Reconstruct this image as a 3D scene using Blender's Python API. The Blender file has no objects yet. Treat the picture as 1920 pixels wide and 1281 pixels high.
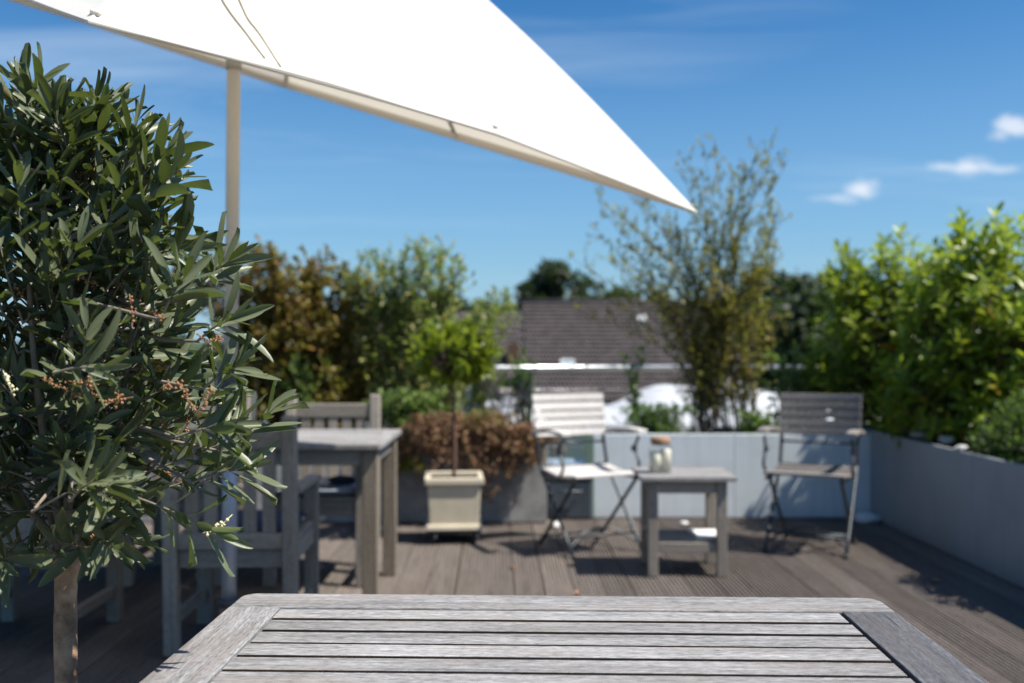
import bpy, bmesh, math, random
import numpy as np
from mathutils import Vector, Matrix

R = math.radians
rng = random.Random(7)
nr = np.random.RandomState(11)
scn = bpy.context.scene
col = scn.collection

# ------------------------------------------------------------------ camera
FPX = 1866.7            # focal length in photo pixels (35 mm on a 36 mm wide sensor, 1920 px)
EYE = 1.2
HOR = 645.0             # horizon row in the photo
cam_d = bpy.data.cameras.new("camera")
cam = bpy.data.objects.new("camera", cam_d)
col.objects.link(cam)
cam.location = (0, 0, EYE)
cam.rotation_euler = (R(90) + math.atan((HOR - 640.5) / FPX), 0, 0)
cam_d.lens = 35.0
cam_d.sensor_width = 36.0
cam_d.clip_start = 0.05
cam_d.clip_end = 4000
cam_d.dof.use_dof = True
cam_d.dof.focus_distance = 1.66
cam_d.dof.aperture_fstop = 2.8
cam_d.dof.aperture_blades = 0
scn.camera = cam

def at(x, y, d):
    """point whose place in the photograph is pixel (x, y), at depth d metres"""
    return Vector(((x - 960.0) * d / FPX, d, EYE - (y - HOR) * d / FPX))

# ------------------------------------------------------------------ sky and sun
SUN_EL, SUN_AZ = 57.0, 108.0      # azimuth clockwise from +Y: the sun stands to the right, a little on the camera's side
w = bpy.data.worlds.new("World")
scn.world = w
w.use_nodes = True
nt = w.node_tree
for n in list(nt.nodes):
    nt.nodes.remove(n)

class NT:
    def __init__(self, tree): self.t = tree
    def n(self, typ, **kw):
        nd = self.t.nodes.new(typ)
        for k, v in kw.items():
            if k == 'inp':
                for a, b in v.items():
                    nd.inputs[a].default_value = b
            else:
                setattr(nd, k, v)
        return nd
    def l(self, a, b): self.t.links.new(a, b)
    def val(self, x, sock):
        if isinstance(x, (int, float)): sock.default_value = x
        else: self.l(x, sock)
    def math(self, op, a, b=0.0, c=0.0, clamp=False):
        nd = self.n('ShaderNodeMath', operation=op, use_clamp=clamp)
        self.val(a, nd.inputs[0]); self.val(b, nd.inputs[1]); self.val(c, nd.inputs[2])
        return nd.outputs[0]
    def mix(self, f, a, b, mode='MIX'):
        nd = self.n('ShaderNodeMix', data_type='RGBA', blend_type=mode)
        self.val(f, nd.inputs[0])
        for x, s in ((a, nd.inputs[6]), (b, nd.inputs[7])):
            if isinstance(x, (tuple, list)): s.default_value = (*x[:3], 1)
            else: self.l(x, s)
        return nd.outputs[2]
    def ramp(self, f, stops, interp='LINEAR'):
        nd = self.n('ShaderNodeValToRGB')
        nd.color_ramp.interpolation = interp
        e = nd.color_ramp.elements
        while len(e) < len(stops): e.new(0.5)
        for el, (p, c) in zip(e, stops):
            el.position = p
            el.color = (c, c, c, 1) if isinstance(c, (int, float)) else (*c[:3], 1)
        self.l(f, nd.inputs[0])
        return nd.outputs[0]
    def noise(self, vec, scale, detail=4, rough=0.55, dim='3D', dist=0.0):
        nd = self.n('ShaderNodeTexNoise', noise_dimensions=dim)
        nd.inputs['Scale'].default_value = scale
        nd.inputs['Detail'].default_value = detail
        nd.inputs['Roughness'].default_value = rough
        nd.inputs['Distortion'].default_value = dist
        if vec is not None: self.l(vec, nd.inputs['Vector'])
        return nd.outputs['Fac']
    def mapping(self, vec, loc=(0, 0, 0), scale=(1, 1, 1), rot=(0, 0, 0)):
        nd = self.n('ShaderNodeMapping')
        nd.inputs['Location'].default_value = loc
        nd.inputs['Rotation'].default_value = rot
        nd.inputs['Scale'].default_value = scale
        self.l(vec, nd.inputs['Vector'])
        return nd.outputs[0]

W = NT(nt)
sky = W.n('ShaderNodeTexSky', sky_type='NISHITA')
sky.sun_disc = False
sky.sun_elevation = R(SUN_EL)
sky.sun_rotation = R(SUN_AZ)
sky.altitude = 100
sky.air_density = 1.0
sky.dust_density = 0.7
sky.ozone_density = 1.6
hs = W.n('ShaderNodeHueSaturation', inp={'Saturation': 1.24, 'Value': 1.0})
W.l(W.mix(1.0, sky.outputs[0], (.80, .97, 1.13), 'MULTIPLY'), hs.inputs['Color'])
tc = W.n('ShaderNodeTexCoord')
sep = W.n('ShaderNodeSeparateXYZ'); W.l(tc.outputs['Generated'], sep.inputs[0])
dx, dy, dz = sep.outputs
# high thin cirrus on a plane far overhead
zc = W.math('MAXIMUM', dz, 0.02)
comb = W.n('ShaderNodeCombineXYZ')
W.l(W.math('DIVIDE', dx, zc), comb.inputs[0]); W.l(W.math('DIVIDE', dy, zc), comb.inputs[1])
cv = W.mapping(comb.outputs[0], rot=(0, 0, R(-28)), scale=(0.35, 1.1, 1))
ci = W.noise(cv, 0.9, 7, 0.62, dist=0.9)
ci2 = W.noise(W.mapping(comb.outputs[0], loc=(3, 1, 0), scale=(0.3, 0.3, 1)), 0.8, 2)
cirrus = W.math('MULTIPLY', W.ramp(ci, [(0.50, 0.0), (0.80, 1.0)]), W.ramp(ci2, [(0.38, 0.0), (0.62, 1.0)]))
cirrus = W.math('MULTIPLY', cirrus, W.ramp(dz, [(0.02, 0.2), (0.2, 1.0)]))
cirrus = W.math('MULTIPLY', cirrus, 0.42)
# three small fair-weather cumulus, low over the roofs on the right
yy = W.math('MAXIMUM', dy, 0.05)
u = W.math('DIVIDE', dx, yy); v = W.math('DIVIDE', dz, yy)
cn = W.n('ShaderNodeCombineXYZ'); W.l(u, cn.inputs[0]); W.l(v, cn.inputs[1])
puff = W.noise(W.mapping(cn.outputs[0], scale=(1.0, 1.6, 1)), 26, 6, 0.6)
puff2 = W.noise(W.mapping(cn.outputs[0], loc=(5, 2, 0), scale=(0.7, 1.6, 1)), 13, 5, 0.6)
clouds = None
for (px, py, a, b, k) in ((1612, 352, 52, 26, 1.15), (1570, 372, 60, 14, .55), (1820, 314, 55, 24, 1.0), (1775, 312, 60, 13, .6),
                          (1870, 318, 55, 10, .55), (1902, 240, 50, 26, .95), (1876, 252, 30, 22, .6)):
    e1 = W.math('DIVIDE', W.math('SUBTRACT', u, (px - 960) / FPX), a / FPX)
    e2 = W.math('DIVIDE', W.math('SUBTRACT', v, (HOR - py) / FPX), b / FPX)
    r = W.math('SQRT', W.math('ADD', W.math('MULTIPLY', e1, e1), W.math('MULTIPLY', e2, e2)))
    m = W.math('SUBTRACT', 1.0, r)
    m = W.math('ADD', m, W.math('MULTIPLY', W.math('SUBTRACT', puff, 0.5), 1.7))
    m = W.math('ADD', m, W.math('MULTIPLY', W.math('SUBTRACT', puff2, 0.5), 1.5))
    m = W.math('MULTIPLY', W.ramp(m, [(0.0, 0.0), (0.9, 1.0)], 'EASE'), k, clamp=True)
    clouds = m if clouds is None else W.math('MAXIMUM', clouds, m)
clouds = W.math('MULTIPLY', clouds, W.math('GREATER_THAN', dy, 0.06))
hz = W.math('MULTIPLY', W.ramp(dz, [(0.0, 1.0), (0.10, .62), (0.36, 0.0)], 'EASE'), .58)
skyb = W.mix(hz, hs.outputs[0], (3.0, 5.4, 7.9))
skyc = W.mix(cirrus, skyb, (7.5, 8.6, 9.6))
skyc = W.mix(W.math('MULTIPLY', clouds, 0.72), skyc, (9.0, 9.2, 9.7))
bg = W.n('ShaderNodeBackground', inp={'Strength': 0.070})
W.l(skyc, bg.inputs['Color'])
wo = W.n('ShaderNodeOutputWorld'); W.l(bg.outputs[0], wo.inputs[0])

sd = bpy.data.lights.new("sun", 'SUN')
sd.energy = 5.0
sd.angle = R(0.53)
sd.color = (1.0, 0.95, 0.87)
sun = bpy.data.objects.new("sun", sd)
col.objects.link(sun)
sunv = Vector((math.sin(R(SUN_AZ)) * math.cos(R(SUN_EL)), math.cos(R(SUN_AZ)) * math.cos(R(SUN_EL)), math.sin(R(SUN_EL))))
sun.rotation_euler = sunv.to_track_quat('Z', 'Y').to_euler()
sun.location = (6, -2, 9)

scn.view_settings.view_transform = 'Standard'
scn.view_settings.look = 'None'
scn.view_settings.exposure = 0.66
scn.view_settings.gamma = 1.0
scn.view_settings.use_curve_mapping = False
scn.render.engine = 'CYCLES'
scn.cycles.use_denoising = True
scn.cycles.max_bounces = 8
scn.cycles.transparent_max_bounces = 12
scn.cycles.caustics_reflective = False
scn.cycles.caustics_refractive = False

# ------------------------------------------------------------------ helpers
def tag(o, label=None, cat=None, group=None, kind=None):
    if label: o['label'] = label
    if cat: o['category'] = cat
    if group: o['group'] = group
    if kind: o['kind'] = kind
    return o

def empty(name, loc=(0, 0, 0), rz=0.0, parent=None):
    o = bpy.data.objects.new(name, None)
    o.empty_display_size = 0.1
    col.objects.link(o)
    o.location = loc
    o.rotation_euler = (0, 0, rz)
    if parent: o.parent = parent
    return o

def link(name, me, mat=None, parent=None, M=None):
    if mat is not None and len(me.materials) == 0:
        me.materials.append(mat)
    o = bpy.data.objects.new(name, me)
    col.objects.link(o)
    if parent: o.parent = parent
    if M is not None: o.matrix_local = M
    return o

def copy_tree(o, parent=None):
    c = o.copy()
    col.objects.link(c)
    if parent: c.parent = parent
    for ch in list(o.children):
        copy_tree(ch, c)
    return c

class MB:
    def __init__(self): self.v = []; self.f = []; self.sm = []
    def add(self, vs, fs, smooth=False):
        b = len(self.v)
        self.v += [tuple(p) for p in vs]
        self.f += [tuple(i + b for i in f) for f in fs]
        self.sm += [smooth] * len(fs)
    def box(self, c, s, M=None):
        x, y, z = s[0] / 2, s[1] / 2, s[2] / 2
        vs = [Vector((c[0] + i * x, c[1] + j * y, c[2] + k * z)) for i in (-1, 1) for j in (-1, 1) for k in (-1, 1)]
        if M: vs = [M @ p for p in vs]
        self.add(vs, [(0, 1, 3, 2), (4, 6, 7, 5), (0, 4, 5, 1), (2, 3, 7, 6), (0, 2, 6, 4), (1, 5, 7, 3)])
    def tube(self, pts, rad, n=8, cap=True):
        pts = [Vector(p) for p in pts]
        if isinstance(rad, (int, float)): rad = [rad] * len(pts)
        vs = []; fs = []
        t0 = (pts[1] - pts[0]).normalized()
        a = t0.orthogonal().normalized()
        for i, p in enumerate(pts):
            t = (pts[min(i + 1, len(pts) - 1)] - pts[max(i - 1, 0)])
            t = t.normalized() if t.length > 1e-9 else t0
            a = (a - t * a.dot(t))
            a = a.normalized() if a.length > 1e-6 else t.orthogonal().normalized()
            b = t.cross(a)
            for k in range(n):
                th = 2 * math.pi * k / n
                vs.append(p + (a * math.cos(th) + b * math.sin(th)) * rad[i])
        for i in range(len(pts) - 1):
            for k in range(n):
                k2 = (k + 1) % n
                fs.append((i * n + k, i * n + k2, (i + 1) * n + k2, (i + 1) * n + k))
        self.add(vs, fs, True)
        if cap:
            b = len(self.v) - len(vs)
            self.f.append(tuple(b + k for k in range(n))[::-1]); self.sm.append(False)
            b2 = b + (len(pts) - 1) * n
            self.f.append(tuple(b2 + k for k in range(n))); self.sm.append(False)
    def lathe(self, prof, n=24, c=(0, 0, 0), close=True):
        vs = []; fs = []
        for (r, z) in prof:
            for k in range(n):
                th = 2 * math.pi * k / n
                vs.append((c[0] + r * math.cos(th), c[1] + r * math.sin(th), c[2] + z))
        m = len(prof)
        for i in range(m - 1):
            for k in range(n):
                k2 = (k + 1) % n
                fs.append((i * n + k, i * n + k2, (i + 1) * n + k2, (i + 1) * n + k))
        self.add(vs, fs, True)
    def prism(self, outline, z0, z1):
        n = len(outline)
        vs = [(x, y, z0) for x, y in outline] + [(x, y, z1) for x, y in outline]
        fs = [tuple(range(n))[::-1], tuple(range(n, 2 * n))] + [(i, (i + 1) % n, n + (i + 1) % n, n + i) for i in range(n)]
        self.add(vs, fs)
    def mesh(self, name, mat=None, bevel=0.0, seg=2):
        me = bpy.data.meshes.new(name)
        me.from_pydata(self.v, [], self.f)
        me.polygons.foreach_set('use_smooth', self.sm)
        if bevel > 0:
            bm = bmesh.new(); bm.from_mesh(me)
            ed = [e for e in bm.edges if len(e.link_faces) == 2 and e.calc_face_angle(0) > 0.6]
            bmesh.ops.bevel(bm, geom=ed, offset=bevel, segments=seg, profile=0.5, affect='EDGES', clamp_overlap=True)
            bm.to_mesh(me); bm.free()
        me.update()
        if mat: me.materials.append(mat)
        return me
    def build(self, name, mat, parent=None, bevel=0.0, M=None, seg=2):
        return link(name, self.mesh(name, mat, bevel, seg), None, parent, M)

_bc = {}
def board_mesh(name, L, wd, h, mat, bevel=0.003, side=None):
    """a board centred on its own origin, grain along local X; alike boards share the mesh"""
    key = (name, round(L, 4), round(wd, 4), round(h, 4), mat.name, side and side.name)
    if key not in _bc:
        m = MB(); m.box((0, 0, 0), (L, wd, h))
        me = m.mesh(name, mat, min(bevel, wd * .3, h * .3))
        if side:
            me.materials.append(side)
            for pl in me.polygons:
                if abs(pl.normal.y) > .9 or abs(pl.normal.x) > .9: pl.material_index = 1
        _bc[key] = me
    return _bc[key]

def beam(name, p0, p1, wd, h, mat, parent, up=(0, 0, 1), bevel=0.003, side=None):
    """board from p0 to p1; wd across, h along the up direction"""
    p0 = Vector(p0); p1 = Vector(p1); d = p1 - p0; L = d.length; x = d.normalized()
    upv = Vector(up)
    y = upv.cross(x)
    if y.length < 1e-4: y = Vector((0, 1, 0)).cross(x) if abs(x.y) < .9 else Vector((1, 0, 0)).cross(x)
    y.normalize(); z = x.cross(y)
    M = Matrix(((x.x, y.x, z.x, 0), (x.y, y.y, z.y, 0), (x.z, y.z, z.z, 0), (0, 0, 0, 1)))
    M.translation = (p0 + p1) / 2
    return link(name, board_mesh(name, L, wd, h, mat, bevel, side), None, parent, M)

def catmull(pts, n):
    pts = [Vector(p) for p in pts]
    P = [2 * pts[0] - pts[1]] + pts + [2 * pts[-1] - pts[-2]]
    out = []
    for i in range(1, len(P) - 2):
        for k in range(n):
            t = k / n
            a, b, c, d = P[i - 1], P[i], P[i + 1], P[i + 2]
            out.append(0.5 * ((2 * b) + (c - a) * t + (2 * a - 5 * b + 4 * c - d) * t * t + (3 * b - a - 3 * c + d) * t ** 3))
    out.append(pts[-1])
    return out

# ------------------------------------------------------------------ materials
def new_mat(name):
    m = bpy.data.materials.new(name)
    m.use_nodes = True
    t = m.node_tree
    for n in list(t.nodes): t.nodes.remove(n)
    N = NT(t)
    out = N.n('ShaderNodeOutputMaterial')
    return m, N, out

def principled(N, out, color=None, rough=0.6, metal=0.0, spec=0.5, **kw):
    p = N.n('ShaderNodeBsdfPrincipled')
    if color is not None:
        if isinstance(color, (tuple, list)): p.inputs['Base Color'].default_value = (*color[:3], 1)
        else: N.l(color, p.inputs['Base Color'])
    N.val(rough, p.inputs['Roughness'])
    p.inputs['Metallic'].default_value = metal
    p.inputs['Specular IOR Level'].default_value = spec
    for k, v in kw.items(): p.inputs[k].default_value = v
    N.l(p.outputs[0], out.inputs[0])
    return p

def bump(N, p, h, strength, dist):
    b = N.n('ShaderNodeBump', inp={'Strength': strength, 'Distance': dist})
    N.l(h, b.inputs['Height']); N.l(b.outputs[0], p.inputs['Normal'])

def obj_coords(N, spread=37.0):
    tcn = N.n('ShaderNodeTexCoord'); oi = N.n('ShaderNodeObjectInfo')
    va = N.n('ShaderNodeVectorMath', operation='ADD')
    cb = N.n('ShaderNodeCombineXYZ')
    for i, k in enumerate((spread, spread * .7, spread * .3)):
        N.l(N.math('MULTIPLY', oi.outputs['Random'], k), cb.inputs[i])
    N.l(tcn.outputs['Object'], va.inputs[0]); N.l(cb.outputs[0], va.inputs[1])
    return va.outputs[0], oi.outputs['Random']

def wood(name, dark, mid, light, warm, grain='x', tone=0.12, rough=0.75, fine=1.0, contrast=1.0):
    m, N, out = new_mat(name)
    c, rnd = obj_coords(N)
    def sc(a, b): return (a, b, b) if grain == 'x' else (b, a, b)
    fib = N.noise(N.mapping(c, scale=sc(48 * fine, 260 * fine)), 1.0, 3, 0.6)
    pore = N.noise(N.mapping(c, loc=(2, 8, 1), scale=sc(70 * fine, 330 * fine)), 1.0, 2, 0.5)
    streak = N.noise(N.mapping(c, scale=sc(4.5 * fine, 120 * fine)), 1.0, 7, 0.72, dist=0.7)
    broad = N.noise(N.mapping(c, scale=sc(2.2, 16)), 1.0, 5, 0.6, dist=.4)
    tint = N.noise(N.mapping(c, loc=(7, 1, 3), scale=sc(3.0, 34)), 1.0, 4, 0.6)
    crack = N.noise(N.mapping(c, loc=(4, 4, 4), scale=sc(4.5 * fine, 170 * fine)), 1.0, 3, 0.5, dist=.3)
    spot = N.noise(N.mapping(c, loc=(9, 2, 5), scale=sc(7, 40)), 1.0, 4, 0.55)
    f = N.math('ADD', N.math('MULTIPLY', fib, 0.36 * contrast), N.math('MULTIPLY', streak, 0.40))
    f = N.math('ADD', f, N.math('MULTIPLY', broad, 0.22))
    base = N.ramp(f, [(0.36, dark), (0.50, mid), (0.66, light)])
    base = N.mix(N.math('MULTIPLY', N.ramp(tint, [(0.48, 0.0), (0.68, 1.0)]), 0.6), base, warm)
    base = N.mix(N.math('MULTIPLY', N.ramp(pore, [(0.30, 1.0), (0.44, 0.0)]), 0.55), base, dark)
    base = N.mix(N.math('MULTIPLY', N.ramp(crack, [(0.24, 1.0), (0.33, 0.0)]), 0.75), base, tuple(x * .3 for x in dark))
    base = N.mix(N.math('MULTIPLY', N.ramp(spot, [(0.64, 0.0), (0.76, 1.0)]), 0.5), base, tuple(x * .8 for x in dark))
    hsv = N.n('ShaderNodeHueSaturation'); N.l(base, hsv.inputs['Color'])
    N.l(N.math('ADD', N.math('MULTIPLY', rnd, 2 * tone), 1 - tone), hsv.inputs['Value'])
    p = principled(N, out, hsv.outputs[0], rough, spec=0.35)
    bump(N, p, N.math('ADD', N.math('MULTIPLY', fib, 0.5), N.math('MULTIPLY', N.ramp(crack, [(0.27, 0.0), (0.36, 1.0)]), 0.7)), 0.55, 0.0016)
    return m

M = {}
M['table'] = wood('weathered_teak_table', (.072, .068, .065), (.262, .255, .252), (.505, .50, .50), (.265, .225, .20), tone=.17)
M['table_dark'] = wood('weathered_teak_dark', (.042, .042, .046), (.095, .094, .102), (.20, .20, .215), (.11, .098, .092), tone=.05)
M['teak'] = wood('weathered_teak_chair', (.135, .115, .096), (.28, .248, .210), (.42, .385, .34), (.31, .262, .21), tone=.15)
M['teak_warm'] = wood('weathered_teak_leg', (.085, .068, .052), (.18, .150, .115), (.31, .27, .215), (.21, .17, .125), tone=.12)
M['deck'] = wood('deck_board', (.085, .070, .060), (.160, .136, .120), (.235, .208, .188), (.19, .152, .126), grain='y', tone=.18, fine=.6)
M['slat_gap_shade'] = wood('gap_shade_teak', (.020, .013, .008), (.045, .030, .020), (.08, .056, .038), (.06, .04, .025), tone=.1)  # slat sides: shade of the gaps put into a dark wood colour
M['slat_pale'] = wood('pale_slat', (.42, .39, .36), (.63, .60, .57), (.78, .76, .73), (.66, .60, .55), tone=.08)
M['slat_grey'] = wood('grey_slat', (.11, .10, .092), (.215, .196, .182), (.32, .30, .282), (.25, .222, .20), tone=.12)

def simple(name, color, rough=0.6, metal=0.0, spec=0.5, var=0.0, scale=8.0, bumpd=0.0, col2=None, **kw):
    m, N, out = new_mat(name)
    c, rnd = obj_coords(N, 11.0)
    if var > 0 or col2:
        a = N.noise(c, scale, 6, 0.6)
        b2 = col2 or tuple(x * (1 - var) for x in color)
        cc = N.mix(N.ramp(a, [(0.35, 0.0), (0.68, 1.0)]), color, b2)
    else:
        cc = color
    p = principled(N, out, cc, rough, metal, spec, **kw)
    if bumpd > 0:
        bump(N, p, N.noise(c, scale * 14, 4, 0.6), 0.5, bumpd)
    return m

M['dark_gap'] = simple('dark_deck_base', (.05, .045, .04), .9, var=.3)  # dark brown base slab under the deck boards
M['canvas'] = None
def fabric(name, color, trans=0.35):
    m, N, out = new_mat(name)
    c, rnd = obj_coords(N)
    a = N.noise(c, 3.0, 4, .5)
    cc = N.mix(a, color, tuple(x * .93 for x in color))
    d = N.n('ShaderNodeBsdfDiffuse'); N.l(cc, d.inputs[0])
    t = N.n('ShaderNodeBsdfTranslucent'); t.inputs[0].default_value = (*[x * y for x, y in zip(color, (.98, .9, .78))], 1)
    mx = N.n('ShaderNodeMixShader', inp={0: trans})
    N.l(d.outputs[0], mx.inputs[1]); N.l(t.outputs[0], mx.inputs[2]); N.l(mx.outputs[0], out.inputs[0])
    b = N.n('ShaderNodeBump', inp={'Strength': .25, 'Distance': .004})
    N.l(N.noise(N.mapping(c, scale=(1, 1, 1)), 14, 3, .5), b.inputs['Height']); N.l(b.outputs[0], d.inputs['Normal'])
    return m
M['canvas'] = fabric('parasol_canvas', (.86, .84, .80), .34)
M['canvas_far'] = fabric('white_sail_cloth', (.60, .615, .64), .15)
M['pole'] = simple('pole_paint', (.58, .53, .46), .42, 0.0, .5, var=.06)
M['stand_tube'] = simple('grey_tube', (.36, .39, .45), .45, 0.3, .5, var=.08)
M['crank'] = simple('charcoal_plastic', (.045, .048, .055), .5, var=.15)
M['rib'] = simple('rib_bronze', (.13, .115, .09), .5, 0.3)
M['tan'] = simple('fold_shade_tan', (.48, .40, .29), .8)  # tan that stands for shade in the canopy folds
M['steel_dark'] = simple('anthracite_steel', (.055, .063, .072), .38, 0.55, .5, var=.2, scale=30)
M['steel'] = simple('galvanised_steel', (.74, .75, .77), .28, .7, .5, var=.08, scale=30)
def painted(name, color, dirt):
    m, N, out = new_mat(name)
    c, rnd = obj_coords(N, 11.0)
    streak = N.noise(N.mapping(c, scale=(22, 22, .9)), 1.0, 5, .6)
    blot = N.noise(c, 4.0, 5, .6)
    fine = N.noise(c, 60.0, 4, .6)
    cc = N.mix(N.math('MULTIPLY', N.ramp(streak, [(.48, 0.0), (.75, 1.0)]), .40), color, dirt)
    cc = N.mix(N.math('MULTIPLY', N.ramp(blot, [(.45, 0.0), (.75, 1.0)]), .35), cc, dirt)
    tcn = N.n('ShaderNodeTexCoord'); sp = N.n('ShaderNodeSeparateXYZ'); N.l(tcn.outputs['Object'], sp.inputs[0])
    low = N.math('ADD', sp.outputs[2], N.math('MULTIPLY', fine, .10))
    cc = N.mix(N.math('MULTIPLY', N.ramp(N.math('ADD', low, .32), [(.08, 1.0), (.16, 0.0)]), .35), cc, dirt)
    p = principled(N, out, cc, .5, spec=.4)
    bump(N, p, fine, .3, .0008)
    return m
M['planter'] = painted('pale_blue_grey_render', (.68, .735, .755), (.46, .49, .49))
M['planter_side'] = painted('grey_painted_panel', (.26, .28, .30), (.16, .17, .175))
M['concrete'] = simple('rough_concrete', (.36, .36, .35), .9, 0, .3, scale=7, bumpd=.002, col2=(.20, .20, .20))
M['soil'] = simple('dark_soil', (.05, .036, .026), .95, var=.5, scale=20, bumpd=.006)
M['cream'] = simple('cream_stoneware', (.60, .53, .40), .6, var=.16, scale=9, bumpd=.0006)
M['castor'] = simple('dark_castor', (.03, .03, .03), .5)
M['box'] = simple('dark_blue_grey_plastic', (.065, .08, .10), .35, var=.25, scale=5)
M['lid'] = simple('slate_lid', (.26, .32, .37), .3, var=.1)
M['green_post'] = simple('green_paint', (.16, .24, .18), .5, var=.15)
M['white_stone'] = simple('white_stone', (.80, .79, .77), .7, var=.15, scale=12, bumpd=.002)
M['grey_stone'] = simple('pale_grey_stone', (.48, .48, .47), .8, var=.25, scale=12, bumpd=.002)
M['wax'] = simple('cream_wax', (.84, .80, .66), .45, var=.04, **{'Subsurface Weight': .25})
M['cork'] = simple('cork', (.40, .24, .14), .9, var=.35, scale=40)
M['paper'] = simple('white_paper', (.82, .80, .77), .7, var=.05)
M['navy'] = simple('navy_cushion', (.035, .045, .085), .85, var=.25, scale=40, bumpd=.0006)
M['pale_cushion'] = simple('pale_blue_cushion', (.68, .71, .78), .85, var=.1, scale=40, bumpd=.0006)
M['bark'] = simple('olive_bark', (.52, .33, .20), .85, scale=34, bumpd=.004, col2=(.20, .12, .07))
M['twig'] = simple('grey_twig', (.26, .215, .16), .8, var=.35, scale=40)
M['stem'] = simple('brown_stem', (.10, .075, .055), .85, var=.35, scale=20)
M['stem_red'] = simple('reddish_stem', (.16, .085, .06), .85, var=.3, scale=20)
M['terracotta'] = simple('terracotta', (.36, .17, .10), .8, var=.2, scale=10)
M['roof_tile'] = None
M['house_wall'] = simple('house_render', (.62, .56, .46), .85, var=.12, scale=2)
M['house_white'] = simple('white_render', (.74, .73, .71), .85, var=.08, scale=2)
M['ground'] = simple('distant_ground', (.07, .10, .04), .95, col2=(.10, .09, .055), scale=.06)
M['slab'] = simple('terrace_render', (.5, .49, .47), .85, var=.1, scale=2)
M['wood_far'] = simple('far_woodland', (.028, .045, .018), .95, col2=(.05, .07, .03), scale=.3)
M['dry_leaf'] = simple('dry_leaf', (.46, .22, .09), .8, var=.3)
M['fruit'] = simple('dry_blossom', (.42, .21, .095), .8, var=.45, scale=90)
M['bud'] = simple('cream_bud', (.72, .66, .40), .6, var=.1)

def glass(name):
    m, N, out = new_mat(name)
    g = N.n('ShaderNodeBsdfGlossy', inp={'Roughness': .03}); g.inputs[0].default_value = (1, 1, 1, 1)
    t = N.n('ShaderNodeBsdfTransparent'); t.inputs[0].default_value = (.985, .99, .985, 1)
    lw = N.n('ShaderNodeLayerWeight', inp={'Blend': .5})
    fac = N.math('ADD', N.math('MULTIPLY', N.math('POWER', lw.outputs['Facing'], 4.0), .55), .035)
    mx = N.n('ShaderNodeMixShader'); N.l(fac, mx.inputs[0]); N.l(t.outputs[0], mx.inputs[1]); N.l(g.outputs[0], mx.inputs[2])
    N.l(mx.outputs[0], out.inputs[0])
    return m
M['glass'] = glass('clear_glass')
M['window'] = simple('window_glass', (.30, .42, .48), .06, 0.0, 1.0)

def leaf(name, stops, under=None, rough=0.42, trans=0.25, spec=0.5, tint=(.45, .75, .10), pos_var=0.0):
    """leaf colour varies leaf by leaf; optional paler underside"""
    m, N, out = new_mat(name)
    g = N.n('ShaderNodeNewGeometry'); oi = N.n('ShaderNodeObjectInfo')
    rnd = N.math('FRACT', N.math('ADD', g.outputs['Random Per Island'], oi.outputs['Random']))
    c = N.ramp(rnd, stops)
    tcn = N.n('ShaderNodeTexCoord')
    nz = N.noise(tcn.outputs['Object'], 60.0, 3, .5)
    c = N.mix(N.math('MULTIPLY', nz, .25), c, (0, 0, 0))
    if under: cc = N.mix(g.outputs['Backfacing'], c, under)
    else: cc = c
    p = N.n('ShaderNodeBsdfPrincipled'); N.l(cc, p.inputs['Base Color'])
    p.inputs['Roughness'].default_value = rough; p.inputs['Specular IOR Level'].default_value = spec
    t = N.n('ShaderNodeBsdfTranslucent')
    N.l(N.mix(.55, c, tint), t.inputs[0])
    mx = N.n('ShaderNodeMixShader', inp={0: trans})
    N.l(p.outputs[0], mx.inputs[1]); N.l(t.outputs[0], mx.inputs[2]); N.l(mx.outputs[0], out.inputs[0])
    return m

M['olive'] = leaf('olive_leaf', [(0, (.034, .047, .024)), (.45, (.070, .092, .043)), (.8, (.122, .152, .068)), (.95, (.165, .215, .07)), (.985, (.20, .19, .06)), (1, (.24, .17, .07))],
                  under=(.125, .145, .080), rough=.40, trans=.16, tint=(.32, .45, .05), spec=.36)
M['laurel'] = leaf('laurel_leaf', [(0, (.055, .095, .014)), (.45, (.12, .20, .020)), (.78, (.22, .30, .028)), (.95, (.34, .40, .04)), (.975, (.42, .24, .03)), (1, (.50, .22, .03))],
                   rough=.30, trans=.50, tint=(.62, .75, .04))
M['laurel_new'] = leaf('laurel_new_leaf', [(0, (.17, .24, .02)), (.5, (.29, .37, .03)), (1, (.40, .46, .05))], rough=.32, trans=.42, tint=(.55, .75, .06))
M['box_leaf'] = leaf('small_dark_leaf', [(0, (.03, .065, .012)), (.6, (.08, .15, .022)), (1, (.17, .25, .04))], rough=.4, trans=.3)
M['lemon'] = leaf('lemon_leaf', [(0, (.06, .11, .012)), (.5, (.15, .22, .018)), (1, (.32, .38, .03))], rough=.34, trans=.34, tint=(.58, .72, .05))
M['brown_shrub'] = leaf('copper_leaf', [(0, (.09, .068, .016)), (.35, (.17, .155, .026)), (.7, (.27, .235, .036)), (.88, (.29, .14, .040)), (1, (.38, .17, .055))], rough=.5, trans=.28, tint=(.4, .35, .05))
M['airy'] = leaf('grey_green_leaf', [(0, (.13, .16, .05)), (.5, (.27, .30, .09)), (.85, (.40, .40, .13)), (1, (.52, .34, .10))], rough=.5, trans=.3)
M['tall_shrub'] = leaf('olive_brown_leaf', [(0, (.085, .095, .022)), (.4, (.19, .20, .036)), (.75, (.32, .32, .055)), (.88, (.27, .14, .04)), (1, (.34, .16, .06))], rough=.5, trans=.36, tint=(.55, .55, .06))
M['dried'] = leaf('dried_bloom', [(0, (.15, .085, .042)), (.5, (.33, .18, .088)), (.85, (.48, .31, .17)), (1, (.24, .22, .07))], rough=.8, trans=.2, tint=(.4, .2, .08))
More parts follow.
